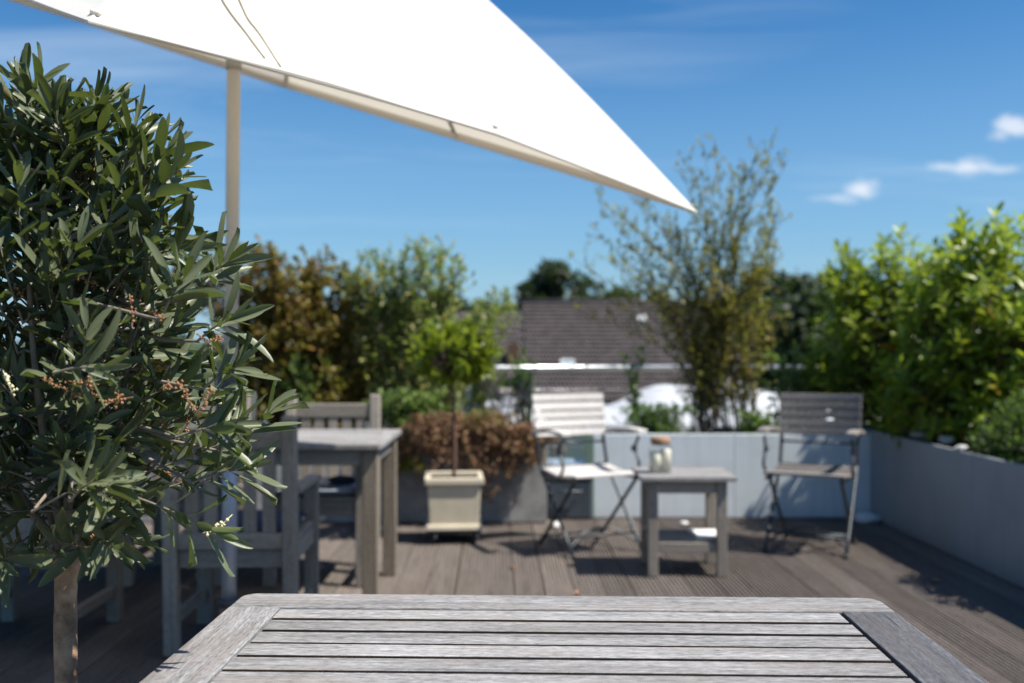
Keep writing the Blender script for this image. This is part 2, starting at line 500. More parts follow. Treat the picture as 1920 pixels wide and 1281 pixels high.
M['yellow_green'] = leaf('yellow_green_leaf', [(0, (.10, .13, .02)), (.6, (.22, .25, .03)), (1, (.42, .36, .03))], rough=.5, trans=.3)
M['herb'] = leaf('bright_herb', [(0, (.03, .08, .012)), (.6, (.07, .17, .02)), (1, (.15, .28, .035))], rough=.45, trans=.35)
M['pale_leaf'] = leaf('pale_green_leaf', [(0, (.08, .13, .04)), (.6, (.18, .25, .08)), (1, (.30, .36, .12))], rough=.5, trans=.3)
M['lavender'] = leaf('lavender_bloom', [(0, (.06, .055, .11)), (.6, (.11, .10, .19)), (1, (.10, .13, .06))], rough=.7, trans=.15, tint=(.3, .25, .5))
M['far_tree'] = leaf('far_conifer', [(0, (.012, .022, .010)), (.7, (.022, .040, .014)), (1, (.04, .06, .02))], rough=.6, trans=.1)
M['far_tree2'] = leaf('far_broadleaf', [(0, (.025, .045, .014)), (.7, (.05, .08, .02)), (1, (.08, .11, .03))], rough=.6, trans=.15)

# ------------------------------------------------------------------ leaves
def tmpl(stations, prof, fold=0.25, bend=0.12, cols=3):
    """leaf blade along +x (0..1), half width prof, folded up along the midrib, drooping by bend"""
    v = []; f = []
    v.append((0, 0, 0))
    rows = []
    for t, wd in zip(stations, prof):
        z = -bend * t * t
        rows.append((len(v), len(v) + 1, len(v) + 2))
        v += [(t, -wd, z + wd * fold), (t, 0, z), (t, wd, z + wd * fold)]
    v.append((1, 0, -bend)); tip = len(v) - 1
    a, b, c = rows[0]
    f += [(0, b, a), (0, c, b)]
    for (a, b, c), (d, e, g) in zip(rows, rows[1:]):
        f += [(a, b, e, d), (b, c, g, e)]
    a, b, c = rows[-1]
    f += [(a, b, tip), (b, c, tip)]
    return np.array(v, float), f

T_OLIVE = [tmpl((.05, .16, .34, .56, .76, .90, .97), (.09, .27, .45, .50, .44, .27, .12), f_, b) for b, f_ in ((.02, .2), (.12, .3), (.24, .15), (-.10, .25), (.06, .45))]
T_LAUREL = [tmpl((.15, .45, .8), (.28, .5, .32), .3, b) for b in (.05, .2)]
T_SMALL = [(np.array([(0, 0, 0), (.5, -.5, .1), (1, 0, -.08), (.5, .5, .1)], float), [(0, 2, 1), (0, 3, 2)])]

def frames(D, U):
    D = D / np.maximum(np.linalg.norm(D, axis=1, keepdims=True), 1e-9)
    S = np.cross(U, D)
    bad = np.linalg.norm(S, axis=1) < 1e-4
    S[bad] = np.cross(np.array([[1.0, 0.3, 0.1]]), D[bad])
    S /= np.linalg.norm(S, axis=1, keepdims=True)
    return D, S, np.cross(D, S)

def leaves_mesh(name, P, D, U, L, Wd, T, mat):
    """one mesh of many leaves"""
    P = np.asarray(P, float); D, S, Nn = frames(np.asarray(D, float), np.asarray(U, float))
    L = np.asarray(L, float); Wd = np.asarray(Wd, float)
    ti = np.arange(len(P)) % len(T)
    vs = []; lv = []; ls = []; off = 0; nl = 0
    for k, (tv, tf) in enumerate(T):
        idx = np.where(ti == k)[0]
        if len(idx) == 0: continue
        q = (P[idx][:, None, :] + tv[None, :, 0:1] * (L[idx][:, None] * D[idx])[:, None, :]
             + tv[None, :, 1:2] * (Wd[idx][:, None] * S[idx])[:, None, :]
             + (tv[None, :, 2:3] * Nn[idx][:, None, :]) * np.where(np.abs(tv[None, :, 1:2]) > 1e-6, Wd[idx][:, None, None], L[idx][:, None, None] * 1.0))
        nv = tv.shape[0]
        vs.append(q.reshape(-1, 3))
        base = (np.arange(len(idx)) * nv + off)[:, None]
        for fc in tf:
            lv.append(None)
        flat = np.concatenate([np.array(fc) for fc in tf])
        lens = np.array([len(fc) for fc in tf])
        lv = [x for x in lv if x is not None]
        lv.append((base + flat[None, :]).reshape(-1))
        ls.append(np.tile(lens, len(idx)))
        off += nv * len(idx)
    V = np.concatenate(vs); LV = np.concatenate(lv).astype(np.int32); LS = np.concatenate(ls)
    me = bpy.data.meshes.new(name)
    me.vertices.add(len(V)); me.vertices.foreach_set('co', V.astype(np.float32).ravel())
    me.loops.add(len(LV)); me.loops.foreach_set('vertex_index', LV)
    st = np.concatenate(([0], np.cumsum(LS)[:-1])).astype(np.int32)
    me.polygons.add(len(LS)); me.polygons.foreach_set('loop_start', st); me.polygons.foreach_set('loop_total', LS.astype(np.int32))
    me.polygons.foreach_set('use_smooth', np.ones(len(LS), bool))
    me.update(calc_edges=True); me.validate()
    me.materials.append(mat)
    return me

class Leaves:
    def __init__(self): self.P = []; self.D = []; self.U = []; self.L = []; self.W = []
    def add(self, p, d, u, L, w): self.P.append(tuple(p)); self.D.append(tuple(d)); self.U.append(tuple(u)); self.L.append(L); self.W.append(w)
    def __len__(self): return len(self.P)

def emit(lv, root, mat, T, n_single=0, name='leaf', rest='leaves', org=(0, 0, 0), axis_d=None, mats2=None):
    """the n_single leaves that show largest become objects, the rest one part; positions are world, root at org"""
    P = np.array(lv.P) - np.array(org)[None]; D = np.array(lv.D); U = np.array(lv.U); L = np.array(lv.L); Wd = np.array(lv.W)
    order = np.arange(len(P))
    single = np.array([], int)
    if n_single:
        WP = np.array(lv.P)
        d = np.maximum(WP[:, 1], .2)
        px = 960 + WP[:, 0] * FPX / d; py = HOR - (WP[:, 2] - EYE) * FPX / d
        Dn, S, Nn = frames(D, U)
        face = np.abs(Nn[:, 1]) + .15
        score = L * Wd * face / d ** 2
        if axis_d is not None: score = np.where(d < axis_d, score, score * .02)
        score = np.where((px > 5) & (px < 1915) & (py > 5) & (py < 1276), score, 0)
        single = np.argsort(-score)[:n_single]
        Ms = [None] * len(T)
        for j, i in enumerate(single):
            k = j % len(T)
            if Ms[k] is None:
                me = bpy.data.meshes.new(name); tv, tf = T[k]
                me.from_pydata([tuple(x) for x in tv], [], tf); me.polygons.foreach_set('use_smooth', [True] * len(tf)); me.update()
                me.materials.append(mat); Ms[k] = me
            o = bpy.data.objects.new(name, Ms[k]); col.objects.link(o); o.parent = root
            x = Dn[i] * L[i]; y = S[i] * Wd[i]; z = Nn[i] * (L[i] * .6 + Wd[i] * .4)
            o.matrix_local = Matrix(((x[0], y[0], z[0], P[i][0]), (x[1], y[1], z[1], P[i][1]), (x[2], y[2], z[2], P[i][2]), (0, 0, 0, 1)))
    keep = np.setdiff1d(order, single)
    if len(keep):
        o = link(rest, leaves_mesh(rest, P[keep], D[keep], U[keep], L[keep], Wd[keep], T, mat), None, root)
        o['kind'] = 'stuff'
    return len(single)

def rvec(s=1.0):
    v = nr.normal(size=3); return Vector(v / np.linalg.norm(v)) * s

# ------------------------------------------------------------------ the setting
g = MB(); g.add([(-1500, -1500, -6), (1500, -1500, -6), (1500, 1500, -6), (-1500, 1500, -6)], [(0, 1, 2, 3)])
tag(g.build('ground', M['ground']), kind='structure')
s = MB(); s.box((-1.0, 2.5, -3.08), (9.4, 11.8, 5.84))
tag(s.build('terrace_slab', M['slab']), kind='structure')

DECK_ROT = R(0.92)
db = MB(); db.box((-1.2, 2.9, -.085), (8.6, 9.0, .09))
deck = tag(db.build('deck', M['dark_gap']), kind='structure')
BW, PITCH = .1415, .1455
def deck_board_mesh(y0, y1):
    NG = 7; t = .022; gw = BW / NG
    prof = []
    for k in range(NG):
        x = -BW / 2 + k * gw
        prof += [(x + .0006, -.0012 if k == 0 else -.0005), (x + gw * .08, 0), (x + gw * .44, 0), (x + gw * .50, -.008), (x + gw * .96, -.008)]
    prof += [(BW / 2, -.0015)]
    prof[0] = (-BW / 2, -.0015)
    m = MB()
    n = len(prof); vs = []
    for y in (y0, y1):
        vs += [(x, y, z) for x, z in prof] + [(BW / 2, y, -t), (-BW / 2, y, -t)]
    k = n + 2
    fs = [(i, i + 1, k + i + 1, k + i) for i in range(n - 1)]
    fs += [(n - 1, n, k + n, k + n - 1), (n, n + 1, k + n + 1, k + n), (n + 1, 0, k, k + n + 1)]
    fs += [tuple(range(k)), tuple(range(k, 2 * k))[::-1]]
    m.add(vs, [f[::-1] for f in fs])
    return m.mesh('board', M['deck'])
DM = {}
for i in range(-29, 27):
    x = i * PITCH + .02
    br = 2.35 + ((i * 7) % 3) * .42
    for (a, b) in ((-1.2, br - .002), (br + .002, 7.2)):
        key = (round(a, 2), round(b, 2))
        if key not in DM: DM[key] = deck_board_mesh(a, b)
        o = link('board', DM[key], None, deck)
        o.location = (x * math.cos(DECK_ROT), x * math.sin(DECK_ROT), rng.uniform(-.0012, .0012))
        o.rotation_euler = (0, 0, DECK_ROT + rng.uniform(-.0004, .0004))

# ---- planters
def planter(name, x0, x1, y0, y1, h, mat, label, panels, t=.03, side='front', rz=0.0, rim=True):
    c = ((x0 + x1) / 2, (y0 + y1) / 2)
    r = empty(name, (c[0], c[1], 0.004), rz)
    tag(r, label, 'planter')
    X, Y = (x1 - x0) / 2, (y1 - y0) / 2
    def wall(a, b, c0, c1, z0=0, z1=h, nm='panel'):
        m = MB(); m.box((0, 0, 0), (b - a, c1 - c0, z1 - z0))
        o = m.build(nm, mat, r, .004); o.location = ((a + b) / 2, (c0 + c1) / 2, (z0 + z1) / 2)
    n = panels
    if side == 'front':
        for k in range(n):
            a = -X + 2 * X * k / n; b = -X + 2 * X * (k + 1) / n
            wall(a + .001, b - .001, -Y, -Y + t)
        wall(-X, -X + t, -Y + t + .001, Y - t - .001); wall(X - t, X, -Y + t + .001, Y - t - .001)
        wall(-X, X, Y - t, Y)
    else:
        for k in range(n):
            a = -Y + 2 * Y * k / n; b = -Y + 2 * Y * (k + 1) / n
            wall(-X, -X + t, a + .001, b - .001)
        wall(-X + t + .001, X - t - .001, -Y, -Y + t); wall(-X + t + .001, X - t - .001, Y - t, Y)
        wall(X - t, X, -Y, Y)
    so = MB()
    nx, ny = 24, 10
    vs = [(-X + t + .002 + (2 * X - 2 * t - .004) * i / nx, -Y + t + .002 + (2 * Y - 2 * t - .004) * j / ny, h - .045 + rng.uniform(-.012, .012)) for j in range(ny + 1) for i in range(nx + 1)]
    so.add(vs, [(j * (nx + 1) + i, j * (nx + 1) + i + 1, (j + 1) * (nx + 1) + i + 1, (j + 1) * (nx + 1) + i) for j in range(ny) for i in range(nx)], True)
    so.build('soil', M['soil'], r)
    return r

planter('planter', .56, 2.50, 6.86, 7.52, .575, M['planter'], 'long pale blue-grey planter box behind the two folding chairs', 2)
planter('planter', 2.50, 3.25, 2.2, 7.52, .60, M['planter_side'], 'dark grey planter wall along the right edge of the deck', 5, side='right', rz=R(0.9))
planter('planter', -4.2, .235, 6.68, 7.50, .56, M['concrete'], 'rough concrete planter under the dried brown plant', 3)

# storage box in the gap between the two rear planters
r = empty('storage_box', (.395, 6.98, 0.004)); tag(r, 'dark lidded storage box standing between the concrete planter and the pale planter', 'box')
m = MB(); m.box((0, 0, .13), (.30, .34, .26)); m.build('body', M['box'], r, .012)
m = MB(); m.box((0, 0, .268), (.31, .35, .012)); m.build('groove', M['castor'], r, .003)
m = MB(); m.box((0, 0, .325), (.31, .35, .10)); m.build('lid', M['lid'], r, .02)
m = MB(); m.tube([(-.08, -.185, .20), (-.08, -.20, .19), (.08, -.20, .19), (.08, -.185, .20)], .007, 8); m.build('handle', M['steel_dark'], r)
r = empty('stake', (.53, 6.84, 0.004)); tag(r, 'green wooden stake against the left end of the pale planter', 'stake')
m = MB(); m.box((0, 0, .31), (.055, .018, .62)); m.build('post', M['green_post'], r, .003)

# ---- railing behind the planters
RY = 7.62
rail = empty('railing', (0, RY, 0)); tag(rail, 'thin steel handrail with tension wires behind the rear planters', 'railing')
m = MB(); m.tube([(-4.1, 0, 1.008), (2.32, 0, 1.022)], .0175, 16); m.build('handrail', M['steel'], rail)
for x in (-3.9, -2.5, -1.2, .135, 1.45, 2.28):
    m = MB(); m.box((0, 0, .5), (.035, .012, 1.0)); o = m.build('post', M['steel_dark'], rail, .002); o.location = (x, 0, -.01)
for z in (.25, .42, .58, .72, .85):
    m = MB(); m.tube([(-4.1, 0, z), (2.3, 0, z)], .0028, 6); m.build('wire', M['steel'], rail)

# ------------------------------------------------------------------ houses, far canopies, far trees
def tile_mat():
    m, N, out = new_mat('clay_roof_tile')
    g = N.n('ShaderNodeNewGeometry'); oi = N.n('ShaderNodeObjectInfo')
    rnd = N.math('FRACT', N.math('ADD', g.outputs['Random Per Island'], oi.outputs['Random']))
    c = N.ramp(rnd, [(0, (.050, .042, .042)), (.5, (.070, .058, .057)), (1, (.095, .077, .074))])
    tcn = N.n('ShaderNodeTexCoord')
    c = N.mix(N.math('MULTIPLY', N.noise(tcn.outputs['Object'], 1.3, 5, .6), .5), c, (.06, .05, .05))
    principled(N, out, c, .75, spec=.4)
    return m
M['roof_tile'] = tile_mat()

def tiled_roof(root, x0, x1, e, rdg, rows, cols):
    """roof plane from eave e=(y,z) to ridge rdg=(y,z) with overlapping tiles, local coordinates"""
    m = MB(); m.add([(x0, e[0], e[1] - .05), (x1, e[0], e[1] - .05), (x1, rdg[0], rdg[1] - .05), (x0, rdg[0], rdg[1] - .05)], [(0, 1, 2, 3)])
    rf = m.build('roof', M['roof_tile'], root)
    d = Vector((0, rdg[0] - e[0], rdg[1] - e[1])); L = d.length; d.normalize(); n = Vector((0, -d.z, d.y))
    tw = (x1 - x0) / cols; th = L / rows
    t = MB()
    for j in range(rows):
        for i in range(cols):
            x = x0 + i * tw + (tw * .5 if j % 2 else 0)
            if x + tw > x1 + .01: continue
            a = Vector((x, e[0], e[1])) + d * (j * th) + n * (.055 + rng.uniform(0, .02)); b = Vector((x, e[0], e[1])) + d * ((j + 1.15) * th) + n * .0
            g2 = tw * .93; k = n * -.05
            t.add([a, a + Vector((g2 * .5, 0, 0)) + n * .035, a + Vector((g2, 0, 0)), b + Vector((g2, 0, 0)), b + Vector((g2 * .5, 0, 0)) + n * .035, b, a + k, a + Vector((g2, 0, 0)) + k],
                  [(0, 1, 4, 5), (1, 2, 3, 4), (6, 7, 2, 1, 0)])
    tl = t.build('roof_tiles', M['roof_tile'], root); tl['kind'] = 'stuff'
    return rf

def window_part(root, c, wdt, h, depth=.06, glassm=None, M4=None):
    m = MB()
    for sx in (-1, 1): m.box((sx * (wdt / 2 - .03), 0, 0), (.06, depth, h))
    for sz in (-1, 1): m.box((0, 0, sz * (h / 2 - .03)), (wdt - .12, depth, .06))
    o = m.build('window', M['house_white'], root, M=M4)
    if M4 is None: o.location = c
    p = MB(); p.box((0, .01, 0), (wdt - .12, .02, h - .12)); p.build('pane', M['window'], o)
    return o

h1 = empty('house', (4.4, 40.0, -6)); tag(h1, 'house with a dark brown tiled roof and small roof window beyond the railing', 'house')
m = MB(); m.box((0, 2.0, 2.4), (8.6, 5.2, 4.8)); m.build('wall', M['house_wall'], h1)
EZ = EYE - (752 - HOR) * 37.6 / FPX + 6; RZ = EYE + (HOR - 567) * 42 / FPX + 6
tiled_roof(h1, -4.0, 4.7, (-2.4, EZ), (2.0, RZ), 23, 52)
m = MB(); m.add([(-4.0, 2.0, RZ - .05), (4.7, 2.0, RZ - .05), (4.7, 6.4, EZ), (-4.0, 6.4, EZ)], [(0, 1, 2, 3)]); m.build('rear_roof', M['roof_tile'], h1)
m = MB(); m.tube([(-4.05, 2.0, RZ + .02), (4.75, 2.0, RZ + .02)], .11, 8); m.build('ridge_cap', M['roof_tile'], h1)
m = MB(); m.add([(-3.98, -2.4, EZ - .06), (-3.98, 2.0, RZ - .08), (-3.98, 6.4, EZ - .06)], [(0, 1, 2)]); m.build('gable', M['house_wall'], h1)
sl = Vector((0, 4.4, RZ - EZ)).normalized(); nn = Vector((0, -sl.z, sl.y))
def roof_window(px, py, wd, hh):
    # a pane lying in the roof slope
    x = (px - 960) * 39.0 / FPX - 4.4
    f = 0.5
    for _ in range(20):
        yl = -2.4 + 4.4 * f; zl = EZ + (RZ - EZ) * f
        pyy = HOR - (zl - 6 - EYE) * FPX / (40 + yl)
        f += (pyy - py) / 180.0
    p = Vector((x, -2.4 + 4.4 * f, EZ + (RZ - EZ) * f)) + nn * .12
    Mx = Matrix(((1, 0, 0, p.x), (0, -nn.y, sl.y, p.y), (0, -nn.z, sl.z, p.z), (0, 0, 0, 1)))
    return window_part(h1, None, wd, hh, .1, M4=Mx)
roof_window(1064, 688, .52, .5); roof_window(1216, 602, .30, .34)

h2 = empty('house', (-1.9, 46, -6)); tag(h2, 'low brown-roofed house wing left of the big tiled roof', 'house')
m = MB(); m.box((0, 1.6, 2.5), (5.2, 4.0, 5.0)); m.build('wall', M['house_wall'], h2)
tiled_roof(h2, -2.6, 2.4, (-1.2, 5.4), (2.4, EYE + (HOR - 586) * 48 / FPX + 6), 14, 26)
m = MB(); m.box((1.95, -.2, 6.3), (.5, .6, 1.9)); m.build('chimney', M['stem_red'], h2)
window_part(h2, (-1.2, -.45, 3.6), 1.1, 1.3)
h3 = empty('house', (-9.5, 52, -6)); tag(h3, 'white-walled house seen through the shrubs on the left', 'house')
m = MB(); m.box((0, 2.5, 3.0), (7.5, 5.0, 6.2)); m.build('wall', M['house_white'], h3)
tiled_roof(h3, -4.0, 4.0, (-.4, 6.0), (3.0, 8.3), 12, 34)
for x in (-2.3, .2, 2.4): window_part(h3, (x, -.05, 4.8), 1.0, 1.2)

def sail(px, py, d, wd, rise, label, ry=1.0):
    p = at(px, py, d)
    r = empty('white_canopy', (p.x, d, -6)); tag(r, label, 'canopy')
    zt = p.z + 6
    nx, ny = 24, 10; vs = []
    for j in range(ny + 1):
        for i in range(nx + 1):
            u = -1 + 2 * i / nx; v2 = -1 + 2 * j / ny
            vs.append((u * wd / 2, v2 * ry, zt - rise * (u * u) ** .8 - .55 * (v2 - .4) ** 2 + .05 * math.sin(u * 9)))
    m = MB(); m.add(vs, [(j * (nx + 1) + i, j * (nx + 1) + i + 1, (j + 1) * (nx + 1) + i + 1, (j + 1) * (nx + 1) + i) for j in range(ny) for i in range(nx)], True)
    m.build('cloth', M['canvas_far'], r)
    for sx in (-1, 1):
        for sy in (-.9, .9):
            q = MB(); zz = zt - rise * .82 - .55 * (sy - .4) ** 2
            q.tube([(sx * wd * .45, sy * ry, 0), (sx * wd * .45, sy * ry, zz)], .04, 8); q.build('post', M['steel_dark'], r)
sail(945, 745, 15.0, 1.25, .35, 'small white cloth canopy beyond the railing, above the dried brown plant')
sail(1345, 716, 15.0, 3.4, .38, 'large curved white cloth canopy beyond the railing, behind the tall shrub', 1.4)

def far_tree(p, rx, rz, mat, label, conifer=False, nl=2600, group='distant trees on the skyline'):
    r = empty('tree', (p[0], p[1], -6)); tag(r, label, 'tree', group)
    top = p[2] + 6
    m = MB(); m.tube([(0, 0, 0), (.1, 0, top * .5), (0, .1, top * .9)], [.35, .25, .06], 8); m.build('trunk', M['stem'], r)
    lv = Leaves()
    cl = []
    for k in range(26):
        a = rng.uniform(0, 6.28); q = rng.uniform(-1, 1); rr = math.sqrt(max(0, 1 - q * q * .9)) * rng.uniform(.45, 1)
        cl.append(Vector((rx * rr * math.cos(a), rx * rr * math.sin(a), top - rz + rz * q * .86)))
    for c in cl:
        for k in range(nl // 26):
            o = rvec(rx * .34 * rng.random() ** .4)
            dd = rvec()
            lv.add(c + o, dd, rvec(), .46 * rng.uniform(.6, 1.3) * rx / 2.2, .34 * rx / 2.2)
    o = link('crown', leaves_mesh('crown', lv.P, lv.D, lv.U, lv.L, lv.W, T_SMALL, mat), None, r)
    return r

far = [  # px, top py, depth, rx, rz, material, label
    (1040, 496, 75, 2.3, 2.6, 'far_tree', 'dark rounded conifer rising above the ridge of the big tiled roof'),
    (1098, 522, 77, 1.5, 2.0, 'far_tree', 'smaller dark tree just right of the rounded conifer on the skyline'),
    (1165, 545, 70, 1.6, 1.8, 'far_tree2', 'low green tree at the right end of the tiled roof ridge'),
    (1225, 552, 72, 1.7, 2.0, 'far_tree2', 'green tree half behind the tall shrub on the skyline'),
    (1425, 505, 60, 2.0, 2.6, 'far_tree', 'dark tree behind the right side of the tall shrub'),
    (1490, 515, 55, 1.8, 2.6, 'far_tree', 'dark tree in the gap between tall shrub and laurels'),
    (1560, 505, 58, 2.0, 2.8, 'far_tree2', 'green tree behind the left laurel'),
    (835, 545, 68, 1.7, 2.4, 'far_tree', 'dark tree behind the airy pale shrub'),
    (770, 560, 72, 1.9, 2.4, 'far_tree2', 'green tree far behind the airy pale shrub'),
    (900, 568, 74, 1.8, 2.2, 'far_tree2', 'low green tree above the brown-roofed wing'),
    (700, 560, 70, 2.0, 2.6, 'far_tree', 'dark tree between copper shrub and airy shrub'),
    (1460, 555, 52, 2.6, 3.4, 'far_tree', 'broad dark tree low between tall shrub and laurels'),
    (1400, 560, 56, 2.6, 3.2, 'far_tree2', 'broad green tree low behind the tall shrub'),
    (1530, 545, 50, 2.4, 3.4, 'far_tree', 'broad dark tree low behind the left laurel'),
    (640, 590, 60, 2.6, 3.0, 'far_tree', 'broad dark tree low behind the copper shrub'),
    (955, 566, 80, 1.6, 1.8, 'far_tree2', 'low tree left of the rounded conifer'),
]
for (px, py, d, rx, rz, mt, lb) in far:
    far_tree(at(px, py, d), rx, rz, M[mt], lb)
m_ = MB()
# a far wooded rise closes the skyline
nx = 90; vs = []
for i in range(nx + 1):
    x = -160 + 320 * i / nx
    z = .9 + 1.1 * math.sin(i * .7) * .5 + rng.uniform(-.4, .4)
    vs += [(x, 118, -6), (x, 128, -6 + 5 + z * .6), (x, 140, 1.2 + z + 3.2 * math.exp(-((x - 60) / 45) ** 2))]
m_.add(vs, [(i * 3 + k, (i + 1) * 3 + k, (i + 1) * 3 + k + 1, i * 3 + k + 1) for i in range(nx) for k in range(2)], True)
tag(m_.build('hill', M['wood_far']), kind='structure')

# ------------------------------------------------------------------ shrubs
def shrub(name, label, cat, base, stems, H, spread, leafm, T, L, Wd, ntw, lpt, stemm, up=.6, tw_len=(.08, .22), t0=.25, rad=.006,
          single=0, jit=.12, droop=0.0, base_spread=(.12, .08), lean=(0, 0), hpow=.5, group=None, env=None):
    """multi-stemmed plant: stems from the base, twigs off the stems, leaves along the twigs"""
    r = empty(name, base); tag(r, label, cat, group)
    B = Vector(base)
    br = MB(); lv = Leaves()
    for k in range(stems):
        a = rng.uniform(0, 6.283); q = math.sqrt(rng.random())
        b0 = B + Vector((rng.uniform(-1, 1) * base_spread[0], rng.uniform(-1, 1) * base_spread[1], 0))
        hh = H * (1 - .55 * rng.random() ** (1 / hpow) if hpow < 1 else rng.uniform(.34, 1))
        ex = spread[0] * q * math.cos(a) + lean[0]; ey = spread[1] * q * math.sin(a) + lean[1]
        if env: hh = min(hh, env(B.x + ex) - B.z)
        tip = B + Vector((ex, ey, max(.08, hh)))
        mid = b0.lerp(tip, .5) + Vector((-ex * .18, -ey * .18, hh * .10)) + rvec(.03 * H)
        pts = catmull([b0, mid, tip], 5)
        br.tube([p - B for p in pts], [rad * (1 - .75 * i / (len(pts) - 1)) for i in range(len(pts))], 5, cap=False)
        for j in range(ntw):
            t = t0 + (1 - t0) * (j + rng.random()) / ntw
            f = t * (len(pts) - 1); i = min(int(f), len(pts) - 2)
            p = pts[i].lerp(pts[i + 1], f - i); tan = (pts[i + 1] - pts[i]).normalized()
            d = (rvec() + tan * up + Vector((0, 0, up * .6 - droop))).normalized()
            ln = rng.uniform(*tw_len) * (1.15 - .6 * t)
            e = p + d * ln + Vector((0, 0, -droop * ln * .6))
            br.tube([p - B, p.lerp(e, .5) - B + Vector((0, 0, .01)), e - B], [rad * .35, rad * .28, rad * .15], 3, cap=False)
            for q2 in range(lpt):
                tt = (q2 + rng.random()) / lpt
                pp = p.lerp(e, tt)
                dd = (d * .6 + rvec(1.0) + Vector((0, 0, .15 - droop * .5))).normalized()
                s_ = rng.uniform(.65, 1.25)
                lv.add(pp, dd, (rvec(.7) + Vector((0, 0, 1))), L * s_, Wd * s_)
    b = br.build('branches', stemm, r); b['kind'] = 'stuff'
    emit(lv, r, leafm, T, single, org=base)
    return r

SHR = []
# left: copper shrub (two plants, one mostly hidden by the olive)
def env_px(pts, d):
    xs = [(p[0] - 960) * d / FPX for p in pts]; zs = [EYE - (p[1] - HOR) * d / FPX for p in pts]
    return lambda x: float(np.interp(x, xs, zs)) * 1.0
d = 7.25
e1 = env_px([(250, 560), (400, 500), (450, 470), (530, 480), (580, 500), (600, 455), (640, 505), (690, 540), (760, 640)], d)
shrub('shrub', 'dense copper-brown leafed shrub behind the dining table', 'shrub', (-1.62, 7.1, .53), 80, 1.46, (.78, .32), M['brown_shrub'], T_SMALL, .042, .027, 30, 12, M['stem_red'],
      tw_len=(.10, .26), t0=.05, base_spread=(.5, .16), env=e1, hpow=.9)
shrub('shrub', 'copper-brown leafed shrub behind the olive tree', 'shrub', (-2.75, 7.1, .53), 50, 1.35, (.70, .28), M['brown_shrub'], T_SMALL, .042, .027, 24, 11, M['stem_red'],
      t0=.08, base_spread=(.4, .14), hpow=.7)
# airy grey-green shrub, centre left
e2 = env_px([(620, 600), (660, 530), (700, 480), (740, 490), (780, 470), (830, 470), (870, 510), (910, 500), (940, 570), (980, 600), (1000, 690)], d)
shrub('shrub', 'airy grey-green shrub with pale leaves behind the potted lemon tree', 'shrub', (-.66, 7.1, .53), 60, 1.42, (.70, .28), M['airy'], T_SMALL, .046, .020, 22, 9, M['stem'],
      up=.9, tw_len=(.10, .26), t0=.10, base_spread=(.34, .14), env=e2, hpow=.8, rad=.004)
shrub('shrub', 'dark olive-green shrub filling the space between the copper shrub and the airy shrub', 'shrub', (-1.12, 7.2, .53), 46, 1.0, (.42, .24), M['tall_shrub'], T_SMALL, .042, .020, 18, 9, M['stem'], up=.7, tw_len=(.10, .24), t0=.05, base_spread=(.34, .14), hpow=1.0, rad=.004)
shrub('shrub', 'thin airy shrub over the roof edge right of the lemon tree', 'shrub', (-.20, 7.3, .53), 16, 1.05, (.30, .16), M['airy'], T_SMALL, .042, .018, 14, 7, M['stem'], up=.9, tw_len=(.08, .2), t0=.2, base_spread=(.14, .1), hpow=1.0, rad=.004)
# tall vase-shaped shrub, centre right
e3 = env_px([(1080, 445), (1110, 430), (1140, 340), (1180, 380), (1240, 290), (1278, 232), (1330, 290), (1380, 330), (1425, 265), (1440, 300), (1478, 310), (1492, 420), (1530, 520)], 7.2)
shrub('tall_shrub', 'tall vase-shaped shrub with thin stems behind the small side table', 'shrub', (1.52, 7.15, .53), 70, 2.3, (.84, .34), M['tall_shrub'], T_SMALL, .042, .019, 21, 8, M['stem'],
      up=.8, tw_len=(.10, .32), t0=.10, base_spread=(.26, .12), lean=(-.28, 0), env=e3, hpow=1.0, rad=.0048)
# low planting in the rear planters
shrub('herb', 'low bright green herb in the pale planter behind the glass jar', 'plant', (1.02, 7.0, .53), 60, .24, (.30, .10), M['herb'], T_SMALL, .028, .013, 6, 8, M['stem'], t0=.1, tw_len=(.03, .07), base_spread=(.26, .1), rad=.003)
shrub('herb', 'low green herb at the foot of the tall shrub', 'plant', (1.75, 7.0, .53), 36, .20, (.28, .10), M['herb'], T_SMALL, .028, .013, 6, 8, M['stem'], t0=.1, tw_len=(.03, .07), base_spread=(.22, .1), rad=.003)
shrub('leafy_stalk', 'single upright leafy stalk right of the white folding chair', 'plant', (.86, 7.05, .53), 5, .62, (.09, .06), M['box_leaf'], T_SMALL, .05, .022, 9, 5, M['stem'], t0=.2, tw_len=(.03, .08), base_spread=(.03, .03), rad=.004)
shrub('shrub', 'yellow-green leafy shrub behind the grey folding chair', 'shrub', (2.08, 7.2, .53), 24, .62, (.30, .16), M['pale_leaf'], T_SMALL, .05, .026, 8, 8, M['stem'], t0=.1, tw_len=(.05, .12), base_spread=(.2, .1))
shrub('leafy_plant', 'pale green leafy plant in front of the copper shrub', 'plant', (-1.50, 6.95, .53), 22, .56, (.22, .12), M['pale_leaf'], T_SMALL, .055, .022, 9, 9, M['stem'], t0=.3, tw_len=(.05, .12), base_spread=(.12, .08))
shrub('leafy_plant', 'pale green leafy plant left of the lemon tree stem', 'plant', (-.70, 6.80, .50), 34, .36, (.30, .14), M['pale_leaf'], T_SMALL, .05, .018, 9, 9, M['stem'], t0=.15, tw_len=(.05, .12), base_spread=(.14, .08))
shrub('leafy_plant', 'small green plant by the railing right of the lemon tree', 'plant', (.06, 7.2, .53), 14, .52, (.14, .10), M['herb'], T_SMALL, .035, .018, 7, 7, M['stem'], t0=.3, tw_len=(.04, .09), base_spread=(.08, .06))
